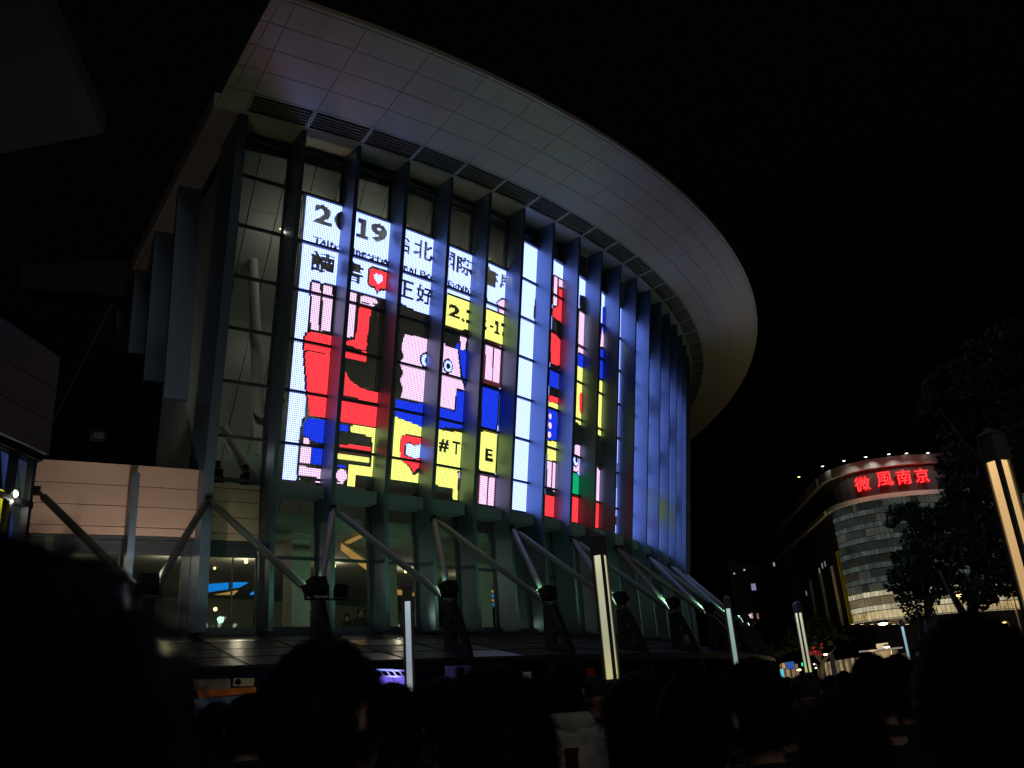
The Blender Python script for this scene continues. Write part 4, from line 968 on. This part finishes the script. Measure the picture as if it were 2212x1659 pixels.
street_lamp(1758.5, 1435, 90, 'small white lamp left of the bare tree', .08, (1, .9, .7), 6, .3, 0)
street_lamp(1762.5, 1443, 92, 'pale lamp low behind the bare tree trunk', .10, (1, .9, .6), 6, .3, 0)
street_lamp(1884, 1404, 110, 'round cream globe lamp left of the striped awning', .5, (1, .72, .42), .55, .2, 0)
aw = thing('awning', 'small lit kiosk with a striped cream awning behind the heads', 'kiosk', at_y(1912, 1455, 118))
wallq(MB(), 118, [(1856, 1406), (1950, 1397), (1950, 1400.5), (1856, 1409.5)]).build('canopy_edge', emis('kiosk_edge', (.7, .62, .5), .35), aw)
wallq(MB(), 118.4, [(1893, 1391), (1918, 1388), (1919, 1401), (1894, 1404)]).build('lit_panel', emis('kiosk_panel', (1, .78, .48), .5, .4, 1.), aw)
wallq(MB(), 118.3, [(1884, 1408), (1940, 1402), (1932, 1440), (1890, 1442)]).build('body', mat('kiosk_body', (.25, .23, .20), .7), aw)
pl_ = thing('pole_banner', 'slim grey pole with pale edge right of the bare tree', 'pole', at_y(1803, 1480, 86))
MB().bar(at_y(1803, 1460, 86), at_y(1795.5, 1413, 86), .40, .2).build('pole', mat('pole_grey', (.22, .24, .28), .5, .3), pl_)

# ================================================================== trees
m_leaf = [mat('leaf_%d' % k, c, .9, var=.25, vscale=3., spec=.1) for k, c in enumerate([(.045, .075, .03), (.06, .09, .035), (.035, .06, .028)])]
m_bark = mat('bark', (.10, .085, .07), .8, var=.3, vscale=8., bump=.4)
def tree(name, label, base, clumps, trunk, leaf=.16, dens=240, group='trees at the right', seed=1):
    """clumps: list of (x,y,z,r) in world space; trunk: list of limbs (points, radii)"""
    rg = np.random.default_rng(seed); t = thing(name, label, 'tree', base, 0, group)
    tb_ = MB()
    for pts, rs in trunk: tb_.tube(pts, rs, 9)
    tb_.build('trunk', m_bark, t, smooth=True)
    vs = []; fs = []; mi = []
    for (x, y, z, r) in clumps:
        n = int(dens * r * r)
        for _ in range(n):
            d = rg.normal(size=3); d /= np.linalg.norm(d); rad = r * rg.uniform(.25, 1.0) ** .6; c = np.array([x, y, z]) + d * rad * [1, 1, .8]
            a = rg.normal(size=3); a[2] -= .5; a /= np.linalg.norm(a); b = np.cross(a, rg.normal(size=3)); b /= np.linalg.norm(b)
            l = leaf * rg.uniform(.6, 1.3); w_ = l * .38; k = len(vs)
            vs += [tuple(c - b * w_), tuple(c + a * l * .5 + np.cross(a, b) * .03), tuple(c + b * w_), tuple(c - a * l)]; fs.append((k, k + 1, k + 2, k + 3)); mi.append(int(rg.integers(0, 3)))
    me = bpy.data.meshes.new('crown'); me.from_pydata(vs, [], fs)
    for q in m_leaf: me.materials.append(q)
    me.polygons.foreach_set('material_index', mi); o = bpy.data.objects.new('crown', me); COL.objects.link(o); adopt(o, t); return t
def clump_px(pts, y, jit=1.2, seed=0):
    rg = random.Random(seed); out = []
    for px, py, rp in pts:
        yy = y + rg.uniform(-jit, jit); c = at_y(px, py, yy); out.append((c.x, c.y, c.z, rp / FPX * yy * 1.02))
    return out
def limb(pxs, y, rs): return ([at_y(px, py, y) for px, py in pxs], rs)
c1 = clump_px([(2185, 715, 34), (2150, 735, 34), (2105, 755, 30), (2060, 800, 34), (2020, 830, 30), (2005, 870, 30), (1985, 905, 22), (2050, 870, 46), (2110, 830, 50), (2170, 800, 55), (2190, 880, 60), (2120, 900, 55), (2060, 930, 40), (2200, 960, 60),
               (2060, 985, 34), (2100, 1000, 45), (2045, 1010, 22), (2050, 1045, 24), (2160, 1040, 60), (2080, 1060, 50), (2060, 1110, 46), (2120, 1130, 60), (2180, 1130, 50), (2150, 1210, 50), (2085, 1190, 50), (2120, 1280, 42), (2180, 1260, 34)], 30, 1.6, 1)
b = at_y(2100, 1440, 30); b.z = 0
tree('tall_tree', 'tall dark broadleaf tree rising behind the nearest lamp column', b, c1, [([b, at_y(2100, 1330, 30), at_y(2110, 1150, 30), at_y(2120, 950, 30), at_y(2150, 780, 30)], [.22, .18, .14, .09, .04]), limb([(2092, 1345), (2060, 1290), (2030, 1230)], 30, [.15, .10, .05]), limb([(2110, 1150), (2060, 1080), (2020, 1030)], 30, [.1, .07, .03]), limb([(2115, 1000), (2060, 920), (2010, 860)], 30, [.09, .06, .03])], .17, 800, seed=2)
c2 = clump_px([(1940, 1110, 26), (1965, 1105, 28), (1995, 1120, 32), (2030, 1130, 36), (1990, 1160, 40), (2040, 1180, 40), (1985, 1200, 34), (1945, 1205, 20), (1960, 1235, 34), (2010, 1230, 40), (1935, 1262, 22), (1965, 1280, 34), (2010, 1275, 36), (2050, 1250, 34), (1930, 1240, 16), (1975, 1180, 22), (1925, 1130, 14)], 44, 1.6, 3)
b = at_y(2008, 1440, 44); b.z = 0
tree('round_tree', 'dense dark tree standing in front of the store, left of the taller one', b, c2, [([b, at_y(2005, 1350, 44), at_y(2000, 1260, 44), at_y(1990, 1170, 44)], [.2, .17, .12, .05]), limb([(2003, 1320), (2040, 1250)], 44, [.12, .05]), limb([(2002, 1290), (1960, 1230)], 44, [.1, .04])], .21, 460, seed=4)
c3 = clump_px([(1970, 1300, 16), (1955, 1312, 14), (1975, 1322, 20), (1995, 1318, 18), (1985, 1338, 20), (2010, 1330, 14), (2018, 1320, 9), (1960, 1292, 8), (1950, 1300, 6), (1968, 1338, 12)], 36, .8, 5)
b = at_y(1988, 1460, 36); b.z = 0
tree('small_tree', 'small leafy sapling silhouetted against the warm store floors', b, c3, [([b, at_y(1985, 1350, 36), at_y(1980, 1300, 36)], [.09, .06, .03])], .13, 420, seed=6)
c4 = clump_px([(1765, 1338, 14), (1745, 1345, 18), (1725, 1352, 20), (1785, 1350, 16), (1770, 1362, 22), (1740, 1370, 24), (1715, 1375, 20), (1800, 1368, 12), (1820, 1372, 10), (1835, 1378, 8), (1760, 1385, 20), (1790, 1382, 16), (1700, 1390, 18), (1725, 1395, 14)], 90, 2., 7)
b = at_y(1775, 1500, 90); b.z = 0
tree('street_tree', 'street tree with a bare forked trunk left of the warm store floors', b, c4, [([b, at_y(1775, 1455, 90), at_y(1777, 1427, 90)], [.32, .28, .22]), limb([(1776, 1432), (1757, 1410), (1738, 1385)], 90, [.18, .13, .07]), limb([(1777, 1430), (1794, 1411), (1806, 1395)], 90, [.2, .14, .07]), limb([(1771, 1424), (1772, 1395)], 90, [.13, .07])], .42, 60, seed=8)
c5 = clump_px([(1660, 1400, 18), (1640, 1410, 18), (1675, 1412, 16), (1655, 1425, 16), (1690, 1405, 12), (1625, 1420, 12)], 85, 2., 9)
b = at_y(1668, 1500, 85); b.z = 0
tree('street_tree', 'faint dark street tree beside the last lamp strip of the arena front', b, c5, [([b, at_y(1662, 1440, 85), at_y(1650, 1395, 85)], [.25, .2, .1])], .42, 50, seed=10)

# ================================================================== people
m_skin = mat('skin', (.40, .25, .18), .55, var=.06, vscale=20.); m_hair = mat('black_hair', (.013, .011, .010), .7, var=.4, vscale=40., spec=.15)
def remeshed(mb, name, mtl, vox, smooth=3):
    me = mb.mesh(name, mtl); o = bpy.data.objects.new(name, me); COL.objects.link(o)
    r = o.modifiers.new('r', 'REMESH'); r.mode = 'VOXEL'; r.voxel_size = vox; r.use_smooth_shade = True
    s = o.modifiers.new('s', 'SMOOTH'); s.iterations = smooth; s.factor = .5
    out = bpy.data.meshes.new_from_object(o.evaluated_get(bpy.context.evaluated_depsgraph_get())); bpy.data.objects.remove(o)
    out.materials.clear(); out.materials.append(mtl); return out
def body_mesh():
    b = MB()
    b.sphere((0, -.012, 1.615), (.074, .092, .105), 20); b.sphere((0, .018, 1.565), (.060, .070, .080), 16); b.sphere((0, .045, 1.525), (.036, .040, .034), 12)
    b.tube([(0, .088, 1.625), (0, .112, 1.578), (0, .095, 1.568)], [.010, .018, .012], 8)
    b.sphere((0, .085, 1.545), (.028, .016, .010), 10); b.tube([(-.05, .066, 1.632), (0, .084, 1.636), (.05, .066, 1.632)], .014, 8)
    for s in (-1, 1):
        b.sphere((s * .030, .072, 1.610), (.015, .012, .010), 8)
        b.tube([(s * .074, -.012, 1.640), (s * .090, -.030, 1.628), (s * .092, -.034, 1.600), (s * .080, -.016, 1.572)], [.010, .014, .013, .009], 8)
    b.tube([(0, -.015, 1.58), (0, -.022, 1.47), (0, -.03, 1.38)], [.056, .056, .075], 14)
    b.tube([(0, -.02, 1.44), (0, -.02, 1.30), (0, -.01, 1.10), (0, 0, .92)], [.10, .15, .135, .15], 16)
    b.sphere((0, -.02, 1.27), (.165, .105, .16), 16)
    for s in (-1, 1):
        b.tube([(s * .06, -.02, 1.42), (s * .175, -.02, 1.375), (s * .205, -.03, 1.14), (s * .215, .03, .90), (s * .215, .05, .84)], [.06, .052, .042, .031, .028], 12)
        b.sphere((s * .213, .06, .79), (.018, .042, .048), 10)
        for k in range(4):
            y_ = .030 + k * .020; L_ = (.070, .082, .078, .060)[k]
            b.tube([(s * .213, y_, .755), (s * .208, y_ + .004, .755 - L_ * .55), (s * .195, y_ + .006, .755 - L_)], [.0095, .009, .0075], 8)
        b.tube([(s * .208, .085, .800), (s * .197, .108, .765), (s * .190, .112, .735)], [.012, .011, .009], 8)
        b.tube([(s * .085, 0, .95), (s * .09, .005, .50), (s * .09, -.01, .10)], [.085, .058, .042], 14); b.tube([(s * .09, -.04, .05), (s * .095, .12, .035)], [.042, .036], 10)
    return remeshed(b, 'body', m_skin, .0085)
def coat_mesh(mtl, hood=False):
    b = MB()
    b.tube([(0, -.025, 1.425), (0, -.02, 1.34), (0, -.015, 1.10), (0, 0, .80)], [.098, .175, .165, .19], 20); b.sphere((0, -.025, 1.27), (.20, .135, .17), 18)
    for s in (-1, 1): b.tube([(s * .04, -.025, 1.415), (s * .175, -.025, 1.375), (s * .215, -.03, 1.14), (s * .225, .03, .885)], [.075, .074, .062, .048], 14)
    if hood: b.tube([(-.11, -.02, 1.43), (-.085, -.10, 1.42), (0, -.135, 1.41), (.085, -.10, 1.42), (.11, -.02, 1.43)], [.035, .05, .058, .05, .035], 12); b.sphere((0, -.125, 1.37), (.09, .05, .075), 12)
    else: b.tube([(-.078, .0, 1.445), (-.06, -.07, 1.46), (0, -.092, 1.465), (.06, -.07, 1.46), (.078, 0, 1.445)], [.02, .022, .022, .022, .02], 10)
    return remeshed(b, 'coat', mtl, .0125)
def trouser_mesh(mtl):
    b = MB(); b.tube([(0, 0, .98), (0, 0, .84)], [.155, .165], 18)
    for s in (-1, 1): b.tube([(s * .08, 0, .90), (s * .092, .005, .50), (s * .092, -.01, .09)], [.105, .085, .070], 14)
    return remeshed(b, 'trousers', mtl, .016)
def shoe_mesh(mtl):
    b = MB()
    for s in (-1, 1): b.tube([(s * .09, -.07, .06), (s * .093, .02, .055), (s * .098, .16, .035)], [.050, .050, .034], 12)
    return remeshed(b, 'shoes', mtl, .014)
def hair_mesh(style, seed):
    """scalp shell with a broken outline plus many fine locks lying on it"""
    rg = np.random.default_rng(seed); vs = []; fs = []; cx_, cy_, cz_ = 0, -.016, 1.622
    N, Mn = 40, 26; grid = {}
    def keep(d):
        x, y, z = d
        if style == 'long': return z > .34 if y > .55 else True
        return z > (.10 if y > .50 else (-.30 if y > -.1 else -.78))
    def rad(d): return 1.0 + .035 * math.sin(9 * d[0] + seed) * math.sin(7 * d[2] + 2 * seed) + .03 * math.sin(13 * d[1] + seed)
    E = np.array([.088, .107, .122]) if style != 'long' else np.array([.094, .110, .122])
    for i in range(Mn + 1):
        t = math.pi * .80 * i / Mn
        for k in range(N):
            p = 2 * math.pi * k / N; d = np.array([math.sin(t) * math.cos(p), math.sin(t) * math.sin(p), math.cos(t)])
            if keep(d): grid[i, k] = len(vs); vs.append(tuple(np.array([cx_, cy_, cz_]) + d * E * rad(d)))
    for i in range(Mn):
        for k in range(N):
            q = [(i, k), (i + 1, k), (i + 1, (k + 1) % N), (i, (k + 1) % N)]
            if all(x in grid for x in q): fs.append(tuple(grid[x] for x in q))
    n = 5200
    for _ in range(n):
        d = rg.normal(size=3); d /= np.linalg.norm(d)
        if not keep(d * 1.02): continue
        c = np.array([cx_, cy_, cz_]) + d * E * rad(d) * rg.uniform(.98, 1.015)
        fl = np.array([d[0] * .3, d[1] * .3 - .25, -.7]) + rg.normal(size=3) * .28; fl -= d * np.dot(fl, d) * rg.uniform(.65, .95); fl /= np.linalg.norm(fl)
        L_ = rg.uniform(.02, .05) if style != 'long' else rg.uniform(.05, .12); sd = np.cross(d, fl) * rg.uniform(.0012, .0026); k = len(vs)
        mid = c + fl * L_ * .5 + d * .006; end = c + fl * L_ + d * rg.uniform(-.004, .010)
        vs += [tuple(c - sd), tuple(c + sd), tuple(mid + sd * .8), tuple(mid - sd * .8), tuple(end)]; fs += [(k, k + 1, k + 2, k + 3), (k + 3, k + 2, k + 4)]
    if style == 'long':
        for _ in range(1500):
            a = rg.uniform(math.pi * .92, math.pi * 2.08); r_ = rg.uniform(.9, 1.03); x_, y_ = .095 * math.cos(a) * r_, -.016 + .108 * math.sin(a) * r_; z0_ = rg.uniform(1.52, 1.66); L_ = rg.uniform(.12, .27)
            k = len(vs); w_ = rg.uniform(.004, .009); tx, ty = -math.sin(a) * w_, math.cos(a) * w_
            vs += [(x_ - tx, y_ - ty, z0_), (x_ + tx, y_ + ty, z0_), (x_ * 1.08 + tx, y_ * 1.05 + ty, z0_ - L_ * .6), (x_ * 1.08 - tx, y_ * 1.05 - ty, z0_ - L_ * .6), (x_ * 1.02, y_ * 1.0, z0_ - L_)]; fs += [(k, k + 1, k + 2, k + 3), (k + 3, k + 2, k + 4)]
    me = bpy.data.meshes.new('hair'); me.from_pydata(vs, [], fs); me.materials.append(m_hair); return me
def cap_mesh(mtl):
    b = MB(); b.sphere((0, -.014, 1.655), (.092, .108, .085), 22); b.add([(-.075, .07, 1.655), (.075, .07, 1.655), (.06, .17, 1.640), (-.06, .17, 1.640), (-.075, .07, 1.668), (.075, .07, 1.668), (.06, .17, 1.650), (-.06, .17, 1.650)], [(3, 2, 1, 0), (4, 5, 6, 7), (0, 1, 5, 4), (1, 2, 6, 5), (2, 3, 7, 6), (3, 0, 4, 7)])
    return remeshed(b, 'cap', mtl, .007, 1)
BODY = body_mesh()
CL = {n: mat('cloth_' + n, c, .85, var=.15, vscale=14., bump=.2) for n, c in (('black', (.015, .015, .017)), ('navy', (.02, .024, .04)), ('grey', (.10, .10, .105)), ('pale', (.50, .49, .46)), ('brown', (.05, .035, .025)), ('denim', (.03, .04, .07)))}
base_coat = coat_mesh(CL['black']); base_hood = coat_mesh(CL['black'], True)
COATS = {}
for n in CL:
    for hd, bs in ((0, base_coat), (1, base_hood)):
        q = bs.copy(); q.materials.clear(); q.materials.append(CL[n]); COATS[n, hd] = q
TRS = trouser_mesh(CL['denim']); SHO = shoe_mesh(CL['black'])
HAIRS = [hair_mesh('short', 1), hair_mesh('short', 5), hair_mesh('long', 3), hair_mesh('short', 9)]; CAP = cap_mesh(CL['navy'])
def person(top, yaw, hair, coat, hood, label, tilt=0., lean=0.):
    """top: world position of the crown of the head; the figure stands on the ground below it"""
    t = thing('person', label, 'person', (top.x, top.y, 0), yaw, 'crowd watching the screens'); k = top.z / 1.748; t.scale = (k, k, k); t.rotation_euler = (lean, 0, yaw)
    for nm, me in (('body', BODY), ('coat', COATS[coat, hood]), ('trousers', TRS), ('shoes', SHO), ('hair', HAIRS[hair]) if hair < 4 else ('cap', CAP)):
        o = bpy.data.objects.new(nm, me); COL.objects.link(o); o.parent = t
    return t
CROWD = [  # crown px, py, distance, yaw, hair, coat, hood, label
 (-112, 1148, .52, .25, 2, 'black', 0, 'person looming out of focus at the left edge, black head and shoulder'),
 (716, 1378, 1.60, -.75, 1, 'black', 1, 'person with spiky black hair, head turned right, in front of the shop band'),
 (850, 1473, 3.6, -.2, 2, 'black', 0, 'person with smooth dark hair right below the violet backdrop'),
 (1056, 1432, 1.45, .15, 0, 'grey', 0, 'person with round cropped black hair and grey collar, centre of the crowd'),
 (1218, 1434, 4.7, -.3, 3, 'pale', 1, 'person in a pale hooded top with dark red and white stripes on the back'),
 (1282, 1458, 6.4, .2, 4, 'navy', 0, 'person in a cap left of the tall lamp column foot'),
 (1366, 1450, 2.7, .4, 2, 'brown', 0, 'person with long dark hair just right of the tall lamp column'),
 (1500, 1440, 2.3, -.35, 3, 'denim', 1, 'person with bare neck and visible ear, blue hooded top'),
 (1612, 1422, 2.6, .3, 0, 'black', 0, 'tall dark person under the slim bluish lamp column'),
 (535, 1498, 4.2, .1, 0, 'black', 0, 'person low at the left in front of the shop counter'),
 (1733, 1452, 5.6, 0, 4, 'black', 0, 'person in a round cap under the far lamp column'),
 (1820, 1449, 9.0, .3, 1, 'black', 0, 'small dark figure right of the bare tree'),
 (1794, 1458, 11.0, -.2, 2, 'grey', 0, 'tiny figure with long hair under the bare tree'),
 (1876, 1412, 3.9, .1, 1, 'black', 0, 'person with bristly hair in front of the kiosk'),
 (1936, 1413, 4.0, -.3, 0, 'navy', 0, 'person half hidden behind the big head at the right'),
 (2078, 1328, 1.42, .2, 1, 'grey', 1, 'person close by at the right, large round black head and grey collar'),
 (1790, 1490, 2.6, .75, 2, 'black', 0, 'person turned left with pale cheek, in front of the far street'),
 (917, 1471, 7.0, 0, 0, 'black', 0, 'small dark head beside the foot of the cool white lamp column'),
 (1155, 1462, 6.0, .2, 3, 'black', 0, 'dark head between the cropped head and the pale hood'),
 (1100, 1470, 8.5, -.2, 1, 'navy', 0, 'distant head behind the cropped head'),
 (1672, 1466, 8.0, .1, 3, 'black', 0, 'dark head left of the round cap'),
 (1640, 1470, 12., -.1, 1, 'grey', 0, 'far head near the pale light tube'),
 (1700, 1462, 14., .2, 0, 'black', 0, 'far head under the blue street sign'),
 (1765, 1466, 10., .3, 3, 'brown', 0, 'far head under the bare tree trunk'),
 (1460, 1466, 6.5, .1, 1, 'black', 0, 'dark head behind the person with the bare neck'),
 (1330, 1472, 9.0, -.3, 3, 'grey', 0, 'distant head behind the long haired person'),
 (1540, 1464, 7.5, .2, 2, 'black', 0, 'long haired head left of the tall dark person'),
 (960, 1476, 9.5, .1, 3, 'black', 0, 'distant head under the dim bluish door'),
 (470, 1516, 5.5, -.2, 2, 'navy', 0, 'long haired head at the left under the orange stripe'),
 (620, 1500, 6.5, .3, 3, 'black', 0, 'head partly hidden behind the spiky haired person'),
 (1425, 1452, 4.2, -.2, 0, 'grey', 1, 'person in grey hooded top between the long haired head and the bare neck'),
 (1660, 1458, 4.4, .15, 1, 'brown', 0, 'person in brown coat left of the round cap'),
 (960, 1462, 4.6, .1, 2, 'navy', 0, 'long haired person beside the foot of the cool white lamp column'),
 (1850, 1460, 13., 0, 0, 'black', 0, 'far head left of the bristly haired person'),
]
PPL = {}
for px, py, r_, yaw, h_, c_, hd, lb in CROWD:
    tp = at_r(px, py, r_); PPL[px] = person(tp, face_cam(px, py) + yaw, h_, c_, hd, lb, lean=0)
# stripes on the pale hooded top
pt = PPL[1218]; hm = MB(); hm.tube([(-.10, .02, 1.47), (-.105, -.06, 1.48), (-.06, -.13, 1.475), (.06, -.13, 1.475), (.105, -.06, 1.48), (.10, .02, 1.47)], [.03, .045, .05, .05, .045, .03], 12); hm.sphere((0, -.11, 1.42), (.115, .06, .09), 14)
hb_ = bpy.data.objects.new('hood', remeshed(hm, 'hood', CL['pale'], .010)); COL.objects.link(hb_); hb_.parent = pt
sb_ = MB()
for k, (x_, w_) in enumerate(((-.085, .075), (.055, .055))):
    sb_.add([(x_ - w_ / 2, -.192, 1.17), (x_ + w_ / 2, -.192, 1.17), (x_ + w_ / 2, -.192, 1.37), (x_ - w_ / 2, -.192, 1.37), (x_ - w_ / 2, -.130, 1.17), (x_ + w_ / 2, -.130, 1.17), (x_ + w_ / 2, -.130, 1.37), (x_ - w_ / 2, -.130, 1.37)], [(0, 1, 2, 3), (7, 6, 5, 4), (0, 1, 5, 4), (1, 2, 6, 5), (2, 3, 7, 6), (3, 0, 4, 7)])
so2 = sb_.build('stripe', mat('dark_red_cloth', (.09, .01, .012), .8)); so2.parent = pt
# visitors inside the arena, dark against the lit rooms
VIS = [(F(.36, -1.75, 0), 6.47, .3, 0, 'upper'), (F(.86, -1.9, 0), 6.47, -.4, 1, 'upper')]
for k, (px, py) in enumerate(zz(900, 2000, 2.011, [(940, 812), (1030, 800), (1095, 830), (1040, 890), (548, 872), (660, 840)])):
    VIS.append((at_y(px, py, 40 - k * .5), ZB, .5 * k, k % 4, 'lobby'))
VL = ['visitor standing at the railing behind the corner window, left of two', 'visitor standing at the railing behind the corner window, right of two', 'visitor in the lobby seen through the glass left of the cool white lamp', 'taller visitor in the lobby beside a companion, under the warm ceiling cove', 'visitor with raised shoulder in the lobby, right in the group', 'short visitor at the bottom of the lobby glass', 'visitor sitting low behind the glass beside the white column', 'visitor at the window frame right of the white column']
for k, (p, z_, yw, h_, wh) in enumerate(VIS):
    t = person(Vector((p.x, p.y, 1.72)), yw + math.pi * .9, h_, 'black', 0, VL[k]); t.location.z = z_ + EYE; t['group'] = 'visitors inside the arena'
